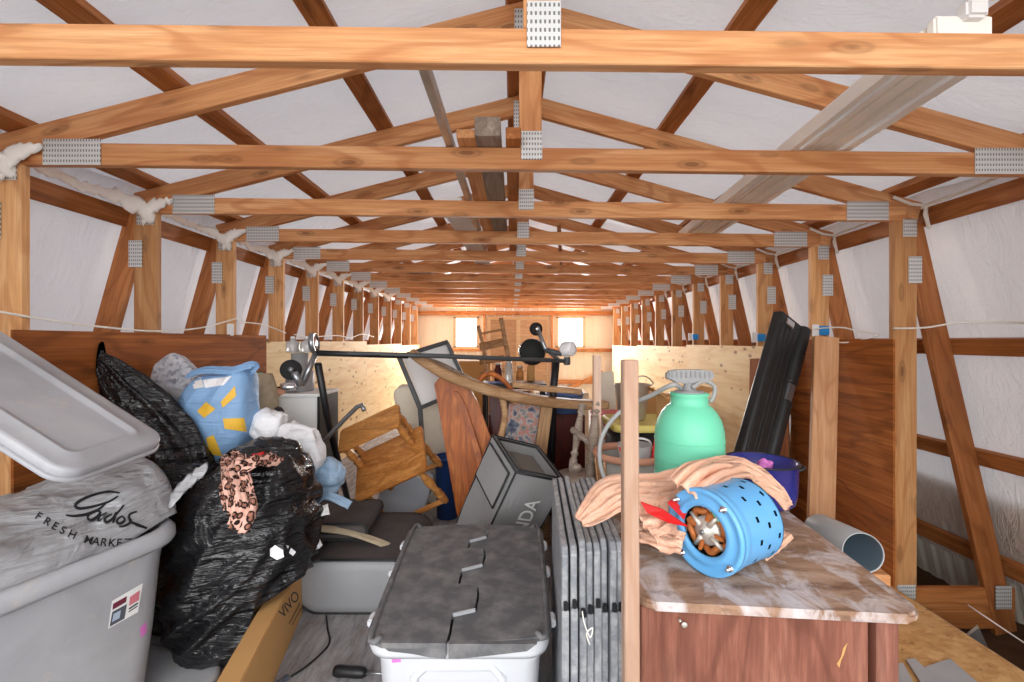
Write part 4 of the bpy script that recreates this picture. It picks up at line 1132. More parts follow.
# ---- canvas organiser case with the white word
def organiser():
    O = P(516, 472, 2.35); W = P(566, 482, 2.5) - O; D = P(498, 444, 2.6) - O
    Nn = W.cross(D).normalized()
    if Nn.z < 0: Nn = -Nn
    H = -Nn * .62
    r = thing('organiser_case', 'grey canvas trunk organiser case tipped on its corner with white lettering, open top', 'case', O + H)
    D2 = D * 1.35; W2 = W * 1.0
    w = lambda a, b, c: O + W2 * a + D2 * b + H * c
    bm = bmesh.new()
    outer = [w(0, 0, 0), w(1, 0, 0), w(1, 1, 0), w(0, 1, 0)]
    inner = [w(.07, .07, 0), w(.93, .07, 0), w(.93, .93, 0), w(.07, .93, 0)]; deep = [w(.07, .07, .35), w(.93, .07, .35), w(.93, .93, .35), w(.07, .93, .35)]
    bot = [w(.05, .05, 1), w(.95, .05, 1), w(.95, .95, 1), w(.05, .95, 1)]
    rings = [deep, inner, outer, bot]
    # subdivide the side faces so the canvas sags a little
    def sub(q, n=10):
        out = []
        for i in range(4):
            for k in range(n): out.append(q[i].lerp(q[(i + 1) % 4], k / n))
        return out
    R_ = [sub(deep), sub(inner), sub(outer)] + [[a.lerp(b, t) for a, b in zip(sub(outer), sub(bot))] for t in (.1, .25, .4, .55, .7, .85, 1)]
    cen = w(.5, .5, .5)
    for ri in range(3, 10):
        for p in R_[ri]: p += (p - cen).normalized() * .016 * noise.noise(p * 7)
    ring_skin(bm, R_)
    for f in bm.faces:
        c = f.calc_center_median()
        if (c - O).dot(-Nn) < .35 * .62 + .01 and all(abs(((v.co - w(.07, .07, 0)).dot(W2.normalized()))) <= W2.length for v in f.verts) and f in []: f.material_index = 1
    body = obj('case_body', bm, M['case'], r, False)
    bm = bmesh.new()
    for q in (outer, inner): tube([*q, q[0]], .008, 6, bm)
    for a, b in zip(outer, bot): tube([a, b], .006, 6, bm)
    obj('binding', bm, M['caseedge'], r, True)
    for a0, a1 in ((.07, .40), (.42, .93)):
        bm = prism([w(a0, .07, .10), w(a1, .07, .10), w(a1, .93, .10), w(a0, .93, .10)], H * .03)
        obj('inner_divider', bm, M['caseinner'], r)
    # side pocket
    e = -W2.normalized() * .012
    pk = [w(0, .10, .06) + e, w(0, .92, .06) + e, w(0, .92, .42) + e, w(0, .10, .42) + e]
    bm = prism(pk, -e * .6); pko = obj('side_pocket', bm, M['case'], r)
    obj('pocket_binding', tube([*pk, pk[0]], .006, 6), M['caseedge'], pko, True)
    # lettering up the long face
    fn = W2.cross(H).normalized()
    if fn.y > 0: fn = -fn
    U = -H.normalized(); L = -W2.normalized()
    bm = bmesh.new()
    for pl_ in text_tris('HONDA', 0):
        vs = []
        for x, y in pl_:
            p = w(.50, 0, .30) + U * ((x - 3.3) * .10 + .01) + L * ((y - .36) * .125); p += fn * .024
            vs.append(bm.verts.new(p))
        bm.faces.new(vs)
    obj('printed_lettering', bm, M['white'], r)
organiser()

# ---- stack of grey metal frame panels on edge
xs = [.148, .173, .200, .222, .244, .266, .288, .309]
for i, x in enumerate(xs):
    y0 = 1.235 + R.uniform(-.01, .03) + (.02 if i > 3 else 0); y1 = 1.90 - (.05 if i in (3, 4) else 0) + R.uniform(-.01, .02); zt = .80 + R.uniform(-.008, .008); sk = .04
    lab = ['grey metal frame panel on the outside of the upright stack, beside the white tote', 'second grey metal frame panel from the white tote', 'third grey metal frame panel from the white tote', 'fourth grey metal frame panel from the white tote',
           'fifth grey metal frame panel from the white tote', 'third grey metal frame panel counting from the pinkish post', 'second grey metal frame panel counting from the pinkish post', 'grey metal frame panel right behind the pinkish post'][i]
    r = thing('frame_panel', lab, 'frame panel', (x, (y0 + y1) / 2, 0), 'grey metal frame panels stacked on edge')
    t = .0185
    bm = bmesh.new()
    prof = [(y0, .003), (y0, zt - .02), (y0 + .02, zt), (y1 - .03, zt), (y1, zt - .03), (y1, .003)]
    prism([V(x - t / 2, y, z) for y, z in prof], (t, 0, 0), bm)
    for v in bm.verts: v.co.x += (v.co.y - y0) * .05
    bmesh.ops.bevel(bm, geom=bm.edges[:], offset=.003, segments=1, affect='EDGES')
    obj('panel_sheet', bm, M['panelgrey'], r)
    zl = .62 + R.uniform(-.02, .02)
    obj('edge_channel', boxm((x, y0 - .006, zl / 2), (t + .001, .012, zl), bev=.002), M['panelgrey'], r)
    obj('corner_cap', boxm((x + .001, y0 - .008, zl + .012), (.012, .014, .022), bev=.002), M['black'], r)
wire('twine', [V(.195, 1.222, .63), V(.20, 1.215, .60), V(.215, 1.21, .565), V(.222, 1.212, .59), V(.205, 1.21, .575), V(.214, 1.21, .545)], .0018, M['whitewire'], 'loop of pale twine hanging on the grey frame panels', 'twine')
# ---- upright posts
o = beam('wooden_post', (.284, 1.045, .0), (.284, 1.065, 1.335), .036, .036, M['stick'], up=(1, 0, 0)); tag(o, 'slim pinkish wooden post standing upright at the corner of the dresser', 'post')
o = beam('wooden_post', (.498, 2.58, .0), (.505, 2.62, 1.296), .046, .04, M['stick'], up=(1, 0, 0)); tag(o, 'second slim wooden post standing behind, near the spindle legs', 'post')

# ---- dresser
def dresser():
    ang = math.radians(-5.0); u = V(math.cos(ang), math.sin(ang), 0); v = V(-math.sin(ang), math.cos(ang), 0)
    v = (v + u * .02).normalized()
    o = V(.319, 1.118, 0); Wd, Dp, ZT_ = .685, .90, .72
    m = fr(o, u, v, V(0, 0, 1))
    r = thing('dresser', 'old reddish brown dresser with a worn paint-spattered top and rounded corner', 'dresser', o + u * .34 + v * .45)
    pts = [(x + Wd / 2, y + Dp / 2) for x, y in rrect(Wd, Dp, .045, 6)]
    bm = prism([V(x, y, ZT_ - .024) for x, y in pts], (0, 0, .024))
    bmesh.ops.bevel(bm, geom=[e for e in bm.edges if abs(e.verts[0].co.z - e.verts[1].co.z) < 1e-5], offset=.007, segments=3, affect='EDGES')
    obj('dresser_top', xf(bm, m), M['top'], r)
    bmx_ = lambda c, s, b=.003: xf(boxm(c, s, bev=b), m)
    obj('carcass', bmx_((Wd / 2, Dp / 2 + .01, .35), (Wd - .07, Dp - .07, .69)), M['redwood'], r)
    def vert(nm, x0, x1, z0, z1, y, t):
        a = m @ V((x0 + x1) / 2, y, z0); b = m @ V((x0 + x1) / 2, y, z1)
        return beam(nm, a, b, x1 - x0, t, M['redwood'], r, up=u, bev=.003)
    vert('front_panel', .012, .565, .05, ZT_ - .026, .032, .02)
    vert('corner_stile', .578, .63, .0, ZT_ - .026, .030, .032)
    obj('screw_tag', xf(lathe([(.006, 0), (.008, .002), (.006, .004)], (.12, .018, .655), (0, -1, 0), 14), m), M['cast'], r, True)
    obj('screw_tag', xf(lathe([(.003, 0), (.003, .012)], (.108, .02, .668), (0, -1, 0), 10), m), M['cast'], r, True)
    obj('chipped_spot', xf(prism([V(.49 + .5 * x, .0212, .575 + .9 * z) for x, z in ((0, 0), (.02, .02), (.03, .045), (.05, .06), (.035, .03), (.02, .01), (.012, -.01))], (0, .004, 0)), m), M['card'], r)
    return m
dm = dresser()
ZD = .721
# hidden crate behind that carries pots and pipe
tag(obj('wooden_crate', boxm((.84, 2.52, .26), (.62, .56, .52), bev=.004), M['greywood']), 'low wooden crate on the floor behind the dresser', 'crate')

# ---- blue motor
def motor():
    ax = V(.86, .51, 0).normalized(); c = V(.545, 1.245, ZD + .121); Rr = .119; L = .185
    r = thing('blower_motor', 'round sky blue blower motor with square vent holes and exposed copper windings', 'motor', (c + ax * .1).xy.to_3d() + V(0, 0, ZD))
    side = ax.cross(V(0, 0, 1))
    seg = 96
    bm = bmesh.new()
    hs = [.0, .012, .024, .034] + [.034 + .011 * k for k in range(1, 15)] + [L - .006, L]
    rings = []
    for h in hs:
        rr = Rr * (.985 if h < .001 or h >= L - .001 else (1.0 if h < .03 else .965))
        rings.append([c + ax * h + (V(0, 0, 1) * math.cos(2 * math.pi * k / seg) + side * math.sin(2 * math.pi * k / seg)) * rr for k in range(seg)])
    ring_skin(bm, rings, cap=False)
    bm.faces.new([v for v in bm.verts[-seg:]])
    bm.faces.ensure_lookup_table()
    sel = []
    for ri, off in ((7, 0), (11, 3), (15, 0)):
        for k in range(0, seg - 5, 8):
            for dk in (0, 1):
                sel.append(bm.faces[ri * seg + (k + off + dk) % seg])
    # pairs of faces -> one square hole each
    bmesh.ops.delete(bm, geom=sel, context='FACES_ONLY')
    me = obj('housing', bm, [M['motor'], M['hole']], r)
    for p in me.data.polygons: p.use_smooth = True
    f = -ax
    prof = [(.068, .002), (.072, .010), (.086, .012), (.090, .006), (.105, .006), (.112, .012), (Rr, .008), (Rr + .001, -.004), (Rr - .02, -.006), (.068, -.004)]
    bm = lathe([(a, -b) for a, b in prof] + [(prof[0][0], -prof[0][1])], c, ax, 64, cap=False); obj('end_bell', bm, M['motor'], r, True)
    obj('dark_interior', lathe([(.002, .03), (.09, .03), (.098, .04), (.098, L - .02), (.09, L - .01), (.002, L - .01)], c, ax, 32), M['hole'], r)
    # windings
    up = V(0, 0, 1)
    bm = bmesh.new()
    ring = []
    for k in range(40):
        a = 2 * math.pi * k / 40; rr = .055 + .004 * math.sin(a * 7); ring.append(c + ax * (.016 + .006 * math.sin(a * 4)) + (up * math.cos(a) + side * math.sin(a)) * rr)
    tube([*ring, ring[0]], .010, 8, bm); obj('winding', bm, M['copper'], r, True)
    for a0 in (20, 100, 200, 290):
        a = math.radians(a0); q = c + ax * .008 + (up * math.cos(a) + side * math.sin(a)) * .045
        obj('winding_bracket', boxm(q, (.03, .010, .030), Matrix.Rotation(a, 3, ax) , .003), M['copper'], r)
    hub = obj('hub', lathe([(.002, -.010), (.012, -.010), (.013, -.004), (.02, -.002), (.028, .004), (.040, .008), (.042, .03), (.002, .03)], c, ax, 28), M['cast'], r, True)
    obj('shaft_end', lathe([(.002, -.016), (.006, -.016), (.007, -.008), (.002, -.008)], c, ax, 16), M['steel'], hub, True)
    for k in range(4):
        a = math.radians(35 + 90 * k); d = up * math.cos(a) + side * math.sin(a)
        obj('hub_spoke', tube([c + ax * .004 + d * .02, c + ax * .008 + d * .062], [.009, .005], 8), M['cast'], r, True)
    obj('lead_wire', tube([c + up * .03 + side * .045 + ax * .01, c + up * .05 + side * .03 + ax * .006, c + up * .058 + side * .01 + ax * .012], .003, 6, None, 5), M['green'], r, True)
    for k in range(4):
        a = math.radians(38 + 90 * k); d = up * math.cos(a) + side * math.sin(a)
        obj('bolt', lathe([(.004, -.028), (.004, -.014), (.009, -.014), (.009, -.006), (.006, -.004)], c + d * .1075, ax, 12), M['chrome'], r, True)
    # mounting flange on the side
    q = c + ax * .06 - side * -.0
    sd = side if side.x < 0 else -side
    obj('mounting_bracket', boxm(c + sd * .115 + ax * .05 + up * .012, (.10, .03, .075), Matrix((ax, sd, up)).transposed(), .006), M['motor'], r)
motor()

# ---- peach film around the motor
r = thing('plastic_film', 'crumpled peach coloured plastic film wrapped behind the blue motor', 'plastic film', (.55, 1.55, ZD))
ribbon('film_fold', [P(580, 525, 1.26), P(596, 510, 1.30), P(614, 496, 1.36), P(640, 494, 1.42), P(668, 492, 1.46), P(694, 484, 1.47)], lambda f: .014 + .058 * math.sin(min(1, f * 1.2 + .05) * 2.0), M['peach'], None, None, .014, r, 12, seed=3, wf=12)
ribbon('film_fold', [P(684, 495, 1.30), P(698, 480, 1.33), P(718, 472, 1.42), P(738, 471, 1.50), P(757, 480, 1.52), P(772, 492, 1.53), P(783, 506, 1.53)], lambda f: .06 - .035 * f, M['peach'], None, None, .02, r, 12, seed=8, wf=16)
ribbon('film_fold', [P(640, 530, 1.33), P(655, 520, 1.36), P(672, 505, 1.42), P(690, 495, 1.48)], .085, M['peach'], None, None, .018, r, 12, seed=5, wf=18)
ribbon('film_fold', [P(638, 535, 1.36), P(660, 540, 1.30), P(684, 546, 1.26)], .035, M['peach'], None, None, .014, r, 12, seed=11, wf=18)
ribbon('film_fold', [P(760, 556, 1.30), P(774, 545, 1.33), P(786, 534, 1.38)], .02, M['peach'], None, None, .006, r, 10, seed=13)
r = thing('red_funnel', 'red plastic scraper blade poking out of the peach film beside the motor', 'scraper', P(655, 512, 1.34))
obj('blade', prism([P(641, 503, 1.32), P(664, 511, 1.28), P(688, 527, 1.27), P(668, 523, 1.27), P(647, 513, 1.30)], (0, .006, .003)), M['red'], r)
obj('flap', prism([P(668, 504, 1.31), P(678, 497, 1.33), P(690, 504, 1.32), P(684, 520, 1.28)], (0, .006, .003)), M['red'], r)

# ---- cobalt pot
pc = V(1.02, 1.80, ZD + .001)
r = thing('enamel_pot', 'cobalt blue enamel pot with black rim and loop handles at the back of the dresser', 'pot', pc)
obj('pot_body', lathe([(.01, 0), (.105, 0), (.118, .012), (.127, .05), (.131, .165), (.136, .168), (.134, .172), (.126, .168), (.122, .05), (.112, .016), (.01, .012)], pc, (0, 0, 1), 48), M['pot'], r, True)
rp = [pc + V(math.cos(a) * .134, math.sin(a) * .134, .170) for a in [2 * math.pi * k / 48 for k in range(49)]]
obj('rim', tube(rp, .004, 8), M['black'], r, True)
for s in (-1, 1):
    obj('handle', tube([pc + V(s * .128, -.03, .135), pc + V(s * .158, -.03, .145), pc + V(s * .162, .0, .148), pc + V(s * .158, .03, .145), pc + V(s * .128, .03, .135)], .006, 8, None, 4), M['black'], r, True)
tag(obj('cloth_rag', blob(pc + V(.03, .03, .145), (.035, .03, .025), 4, 2, .02, 20, seed=4), M['magrag'] if 'magrag' in M else M['magenta'], None, True), 'crumpled magenta rag inside the cobalt blue pot', 'rag')

# ---- mint green tank sprayer
sc_ = V(.668, 1.66, ZD + .001)
r = thing('tank_sprayer', 'mint green tank sprayer with a grey pump handle and hose behind the motor', 'sprayer', sc_)
b = .124
tank = obj('tank', lathe([(.01, 0), (.11, 0), (.120, .012), (b, .04), (b, .29), (.122, .325), (.113, .362), (.097, .392), (.078, .414), (.068, .420), (.066, .452), (.072, .458), (.066, .464), (.01, .464)], sc_, (0, 0, 1), 56), M['green'], r, True)
for z in (.10, .16, .22, .29): obj('moulded_band', tube([sc_ + V(math.cos(a) * (b + .0), math.sin(a) * b, z) for a in [2 * math.pi * k / 48 for k in range(49)]], .0022, 6), M['green'], tank, True)
obj('collar', lathe([(.055, .462), (.052, .470), (.024, .471), (.022, .485), (.018, .497), (.014, .502), (.014, .512)], sc_, (0, 0, 1), 28), M['greyplast'], r, True)
hb = [V(x, 0, z) for x, z in [(-.088, .0), (-.085, .03), (-.05, .036), (.05, .036), (.088, .03), (.09, .0), (.05, -.006), (.02, -.018), (-.02, -.018), (-.05, -.006)]]
bm = prism([sc_ + V(0, -.018, .514) + p for p in hb], (0, .036, 0)); bmesh.ops.bevel(bm, geom=bm.edges[:], offset=.006, segments=2, affect='EDGES')
ph_ = obj('pump_handle', bm, M['greyplast'], r)
for k in range(9): obj('grip_ridge', boxm(sc_ + V(-.07 + .0175 * k, -.019, .532), (.006, .008, .024), bev=.002), M['greyplast'], ph_)
obj('carry_strap', tube([sc_ + V(.07, -.02, .43), sc_ + V(.085, -.02, .455), sc_ + V(.09, -.01, .49), sc_ + V(.05, -.01, .508), sc_ + V(.0, -.03, .485)], .008, 8, None, 5), M['hose'], r, True)
obj('hose', tube([sc_ + V(-.03, .0, .48), P(672, 385, 1.62), P(650, 396, 1.7), P(630, 405, 1.78), P(612, 420, 1.8), P(601, 440, 1.8), P(600, 462, 1.78), P(605, 480, 1.76), P(612, 500, 1.74)], .009, 10, None, 6), M['hose'], r, True)

# ---- planter basket behind the post
pc2 = V(.625, 2.36, .521)
r = thing('basket_planter', 'grey stone pot with a terracotta rim in a slatted wicker sleeve behind the post', 'planter', pc2)
obj('pot_body', lathe([(.01, 0), (.12, 0), (.15, .10), (.165, .24), (.155, .24), (.14, .06), (.01, .05)], pc2, (0, 0, 1), 36), M['stonepot'], r, True)
bm = lathe([(.168, .235), (.185, .24), (.19, .262), (.18, .275), (.158, .268), (.155, .245), (.168, .235)], pc2, (0, 0, 1), 40, cap=False); obj('rim', bm, M['clay'], r, True)
for k in range(22):
    a = 2 * math.pi * k / 22
    if math.cos(a * 2 + .4) < .0: continue
    obj('wicker_slat', tube([pc2 + V(math.cos(a) * .135, math.sin(a) * .135, .0), pc2 + V(math.cos(a) * .165, math.sin(a) * .165, .12), pc2 + V(math.cos(a) * .178, math.sin(a) * .178, .237)], .006, 6, None, 3), M['fir_pale'], r, True)
for i, (x0, x1) in enumerate((((P(626, 462, 2.3)), P(619, 447, 2.3)), (P(652, 462, 2.32), P(655, 438, 2.36)), (P(655, 464, 2.3), P(659, 444, 2.34)))):
    tag(obj('red_stick', tube([x0, x1], [.008, .004], 8), M['red'], None, True), ['short red plastic stake at the front of the basket planter', 'red plastic stake standing tallest in the basket planter', 'red plastic stake leaning against its neighbour in the basket planter'][i], 'stake', 'red stakes in the planter')
r = thing('wire_handle_bucket', 'white plastic pail with a loop handle inside the basket planter', 'pail', pc2 + V(.03, .02, .18))
obj('pail_body', lathe([(.01, .06), (.07, .06), (.09, .30), (.085, .30), (.068, .07), (.01, .066)], pc2 + V(.04, .03, 0), (0, 0, 1), 28), M['jar'], r, True)
obj('handle', tube([pc2 + V(-.04, -.02, .28), pc2 + V(-.01, -.04, .33), pc2 + V(.05, -.04, .345), pc2 + V(.10, -.03, .33), pc2 + V(.13, .03, .29)], .006, 8, None, 5), M['white'], r, True)
#PART4
# ---- leaning things along the right wall
o = beam('leaning_board', V(1.83, 2.62, .012), V(2.055, 2.88, E + .025), .14, .038, M['fir_pale'], up=(1, -.25, 0)); tag(o, 'pale two by six board leaning against the orange plywood', 'board')
def case_():
    T1, T2 = P(780, 323, 3.0), P(804, 316, 3.12)
    ax = (V(1.30, 2.66, .09) - P(790, 322, 3.08)); L = ax.length; ax.normalize()
    sd = V(.90, .42, 0); sd = (sd - ax * sd.dot(ax)).normalized(); n = ax.cross(sd)
    if n.y > 0: n = -n
    c = P(790, 322, 3.08) + ax * L / 2
    m = fr(c, ax, sd, n)
    r = thing('folded_case', 'long black vinyl folding case with silver latch leaning on the pale plywood', 'case', V(1.35, 2.7, 0))
    bm = bmesh.new(); w = .30
    ring_skin(bm, [[V(x, y, z) for y, z in rrect(w, .075, .02, 4)] for x in (-L / 2, -L / 2 + .01, -.2, 0, .3, L / 2 - .01, L / 2)])
    obj('case_shell', xf(bm, m), M['blackfab'], r)
    for x0, x1 in ((-L / 2 - .005, -L / 2 + .42), (-L / 2 + .55, L / 2)):
        bm = bmesh.new(); ring_skin(bm, [[V(x, w / 2 - .03 + y, .012 + z) for y, z in rrect(.095, .105, .035, 5)] for x in (x0, x0 + .012, (x0 + x1) / 2, x1 - .012, x1)])
        obj('padded_edge', xf(bm, m), M['blackfab'], r, True)
    obj('steel_hinge', xf(boxm((-L / 2 + .485, w / 2 - .03, .01), (.14, .07, .085), bev=.01), m), M['steel'], r)
    obj('latch', xf(boxm((-L / 2 + .05, -.06, .045), (.05, .085, .022), bev=.006), m), M['chrome'], r)
    obj('carry_clip', xf(boxm((L / 2 - .55, -.02, .05), (.07, .05, .03), bev=.006), m), M['steel'], r)
    for k in range(5):
        yy = -.13 + .05 * k
        obj('crease', xf(tube([V(-L / 2 + .08, yy * .9, .038), V(0, yy + .015 * (k % 2), .0385), V(L / 2 - .3, yy * .6, .038)], .004, 6, None, 5), m), M['blackfab'], r, True)
    obj('strap', xf(tube([V(L / 2 - .62, .0, .045), V(L / 2 - .4, .03, .05), V(L / 2 - .1, .02, .045)], .008, 8, None, 5), m), M['blackfab'], r, True)
case_()
tag(beam('hardboard_panel', V(2.02, 3.50, .012), V(2.075, 3.56, E - .14), .55, .008, M['ply_brown'], up=(0, 1, 0)), 'thin brown hardboard panel leaning behind the sprayer', 'panel')
# white pipe
r = thing('duct_pipe', 'short pale grey duct pipe beside the dresser, open end showing', 'pipe', (1.6, 2.4, .52))
pa, pb = V(1.755, 2.50, .30), V(1.70, 2.13, .355)
ax = (pb - pa).normalized()
L = (pb - pa).length
obj('pipe_wall', lathe([(.093, 0), (.093, L), (.091, L + .003), (.088, L), (.088, .0)], pa, ax, 40, cap=False), M['duct'], r, True)
obj('lining', lathe([(.0875, .001), (.0875, L - .004)], pa, ax, 40, cap=False), M['ductin'], r, True)
obj('end_disc', lathe([(.002, .04), (.087, .04), (.087, .045), (.002, .045)], pa, ax, 40), M['ductin'], r)
tag(obj('lumber_offcut', boxm((1.72, 2.28, .125), (.30, .22, .22), rz(-10), .004), M['fir']), 'thick lumber offcut propping the duct pipe behind the dresser', 'offcut')
# scraps on the OSB
for i, (pts, lab) in enumerate((([(925, 668), (950, 660), (985, 690), (940, 700)], 'grey sheet metal scrap on the strand board'), ([(906, 662), (915, 661), (945, 690), (925, 692)], 'narrow grey strip lying beside the sheet metal scrap'), ([(895, 668), (903, 667), (915, 690), (896, 690)], 'short pale grey offcut close to the dresser leg'))):
    q = [V((x - 512) * (1.368 * F / (y - 341)) / F, 1.368 * F / (y - 341), .0135 + .006 * i) for x, y in pts]
    tag(obj('metal_scrap', prism(q, (0, 0, .005)), M['lidgrey']), lab, 'scrap', 'scraps on the strand board')
tag(obj('metal_bracket', prism([V(2.22, 2.17, -.10), V(2.28, 2.10, -.10), V(2.25, 2.12, .0)], (.012, .02, 0)), M['galv']), 'bent steel bracket at the floor edge by the dark foot beam', 'bracket')
wire('thin_rod', [V(2.28, 2.2, .06), V(2.34, 2.0, .0), V(2.40, 1.85, -.05)], .004, M['whitewire'], 'thin pale rod slanting over the dark foot beam', 'rod', 2)

# ---- white cabinet with canisters
r = thing('cabinet', 'white metal cabinet with a black side standing by the pale plywood', 'cabinet', (-1.40, 2.98, 0))
obj('cabinet_body', boxm((-1.40, 3.02, .51), (.255, .30, 1.02), bev=.006), M['white'], r)
obj('black_side', boxm((-1.262, 3.02, .515), (.016, .31, 1.03), bev=.003), M['black'], r)
obj('cabinet_top', boxm((-1.39, 3.0, 1.030), (.30, .34, .018), bev=.004), M['white'], r)
r = thing('water_filter', 'pale grey twin water filter with two cloudy bowls on the white cabinet', 'water filter', (-1.42, 3.02, 1.04))
c1 = V(-1.455, 3.02, 1.0395)
obj('filter_housing', lathe([(.01, 0), (.085, 0), (.09, .01), (.09, .13), (.07, .145), (.058, .15), (.055, .245), (.06, .255), (.01, .26)], c1, (0, 0, 1), 32), M['greyplast'], r, True)
for dx in (-.045, .045):
    obj('filter_bowl', lathe([(.01, 0), (.042, 0), (.044, .01), (.044, .06), (.036, .075), (.018, .08), (.018, .095), (.01, .097)], c1 + V(dx * 1.1, 0, .262), (0, 0, 1), 24), M['jar'], r, True)
    obj('bowl_cap', lathe([(.014, 0), (.014, .014), (.01, .016)], c1 + V(dx * 1.1, 0, .356), (0, 0, 1), 16), M['white'], r, True)
r = thing('steel_canister', 'small shiny steel canister lying at the corner of the white cabinet', 'canister', (-1.49, 2.9, 1.04))
obj('canister_body', lathe([(.01, 0), (.03, 0), (.033, .006), (.033, .08), (.028, .09), (.01, .092)], V(-1.505, 2.865, 1.073), (.9, .3, .1), 24), M['chrome'], r, True)
obj('nozzle', lathe([(.012, -.03), (.012, .0)], V(-1.505, 2.865, 1.073), (.9, .3, .1), 12), M['black'], r, True)

# ---- exercise machine
r = thing('exercise_machine', 'black tube exercise machine frame with a long bar, foam rollers and discs', 'exercise machine', (-.6, 2.9, 0))
J = P(316, 353, 2.62); Ee = P(567, 361, 3.30)
obj('main_bar', tube([J, P(440, 356, 2.95), Ee], .016, 12), M['framegrey'], r, True)
obj('black_sleeve', tube([J, P(408, 356, 2.86)], .0175, 12), M['black'], r, True)
obj('front_leg', tube([P(318, 364, 2.63), P(328, 420, 2.80), V(-1.235, 3.40, .012)], .022, 10), M['black'], r, True)
obj('arm', tube([J, P(303, 383, 2.55)], .017, 12), M['steel'], r, True)
obj('arm', tube([P(303, 383, 2.55), P(300, 384, 2.53), P(294, 372, 2.5)], .02, 12), M['steel'], r, True)
obj('hand_tube', tube([P(318, 448, 2.72), P(357, 407, 2.68), P(364, 411, 2.66)], .014, 10, None, 3), M['steel'], r, True)
d0 = P(291, 370, 2.56); rl = obj('foam_roller', lathe([(.02, -.03), (.05, -.035), (.058, -.025), (.058, .04), (.05, .045), (.02, .045)], d0, V(.45, -.9, .1), 24), M['rubber'], r, True)
obj('roller_core', lathe([(.016, .02), (.016, .065)], d0, V(.45, -.9, .1), 14), M['steel'], rl, True)
dd = obj('end_disc', lathe([(.01, -.014), (.05, -.012), (.055, 0), (.05, .012), (.01, .014)], P(314, 343, 2.62), V(1, .1, .12), 28), M['chrome'], r, True)
obj('disc_ring', lathe([(.052, -.016), (.062, -.012), (.062, .012), (.052, .016), (.052, -.016)], P(314, 343, 2.62), V(1, .1, .12), 28, cap=False), M['steel'], dd, True)
# far end: upright, wheel, saddle, white roller
obj('rear_leg', tube([P(556, 361, 3.32), P(553, 395, 3.32), P(550, 500, 3.3)], .03, 10), M['black'], r, True)
obj('cross_arm', tube([P(560, 361, 3.3), P(545, 348, 3.3), P(538, 330, 3.3)], .017, 10), M['steel'], r, True)
obj('cross_arm', tube([P(545, 350, 3.3), P(562, 354, 3.28)], .02, 10), M['framegrey'], r, True)
w_ = obj('wheel', lathe([(.01, -.02), (.045, -.022), (.05, -.01), (.05, .01), (.045, .022), (.01, .02)], P(536, 329, 3.32), V(.5, -.85, 0), 28), M['rubber'], r, True)
obj('wheel_hub', lathe([(.018, -.03), (.018, .03)], P(536, 329, 3.32), V(.5, -.85, 0), 14), M['chrome'], w_, True)
w2 = obj('flywheel', lathe([(.01, -.03), (.088, -.03), (.10, -.015), (.10, .015), (.088, .03), (.01, .03)], P(532, 352, 3.42), V(.12, -1, .1), 36), M['rubber'], r, True)
obj('wheel_rim', lathe([(.098, -.012), (.106, -.01), (.106, .01), (.098, .012)], P(532, 352, 3.42), V(.12, -1, .1), 36, cap=False), M['chrome'], w2, True)
obj('white_roller', lathe([(.02, -.04), (.05, -.045), (.056, -.03), (.056, .03), (.05, .045), (.02, .04)], P(568, 349, 3.28), V(.75, -.6, .1), 24), M['whitebag'], r, True)
obj('end_knuckle', lathe([(.02, -.03), (.026, -.02), (.026, .02), (.02, .03)], Ee, V(0, 0, 1), 16), M['framegrey'], r, True)

# ---- dark grey metal frame
r = thing('metal_easel', 'dark grey rectangular metal frame tilted in front of the pale plywood', 'frame', P(440, 408, 3.3))
q = [P(399, 357, 3.45), P(447, 342, 3.75), P(468, 388, 3.7), P(420, 408, 3.4)]
for i in range(4):
    a, b = q[i], q[(i + 1) % 4]; beam('frame_bar', a, b, .045, .03, M['framegrey'], r, up=(0, -1, .1))
beam('frame_leg', q[3], P(423, 446, 3.37), .045, .03, M['framegrey'], r, up=(0, -1, .1))
obj('back_sheet', prism([q[0] * .97 + q[2] * .03 + V(0, .03, 0), q[1] * .97 + q[3] * .03 + V(0, .03, 0), q[2] * .97 + q[0] * .03 + V(0, .03, 0), q[3] * .97 + q[1] * .03 + V(0, .03, 0)], (0, .006, 0)), M['white'], r)

# ---- ladder back chair, far behind
def ladder_chair():
    d = 4.9; r = thing('ladder_back_chair', 'weathered ladder back chair perched in front of the far windows', 'chair', P(495, 420, d))
    sweep([P(478, 326, d + .3), P(483, 345, d + .25), P(486, 372, d + .2), P(486, 410, d + .2)], .045, .04, M['weather'], 'back_post', r, 5, up=(0, 1, 0))
    sweep([P(501, 318, d), P(505, 340, d), P(509, 365, d), P(511, 410, d)], .05, .045, M['weather'], 'back_post', r, 5, up=(0, 1, 0))
    for ya, yb, h in ((334, 329, .025), (347, 342, .09), (362, 358, .07), (374, 371, .05)):
        beam('slat', P(480, ya, d + .27), P(504, yb, d), h, .02, M['weather'], r)
    sl_ = boxm(P(512, 392, d + .15), (.42, .4, .035), RY(-6), .01); obj('seat', sl_, M['weather'], r)
    for px, dd_ in ((490, .35), (532, .35), (528, -.02)):
        obj('leg', tube([P(px, 393, d + dd_), P(px, 341 + 1.375 * F / (d + dd_), d + dd_)], .02, 8), M['weather'], r, True)
ladder_chair()
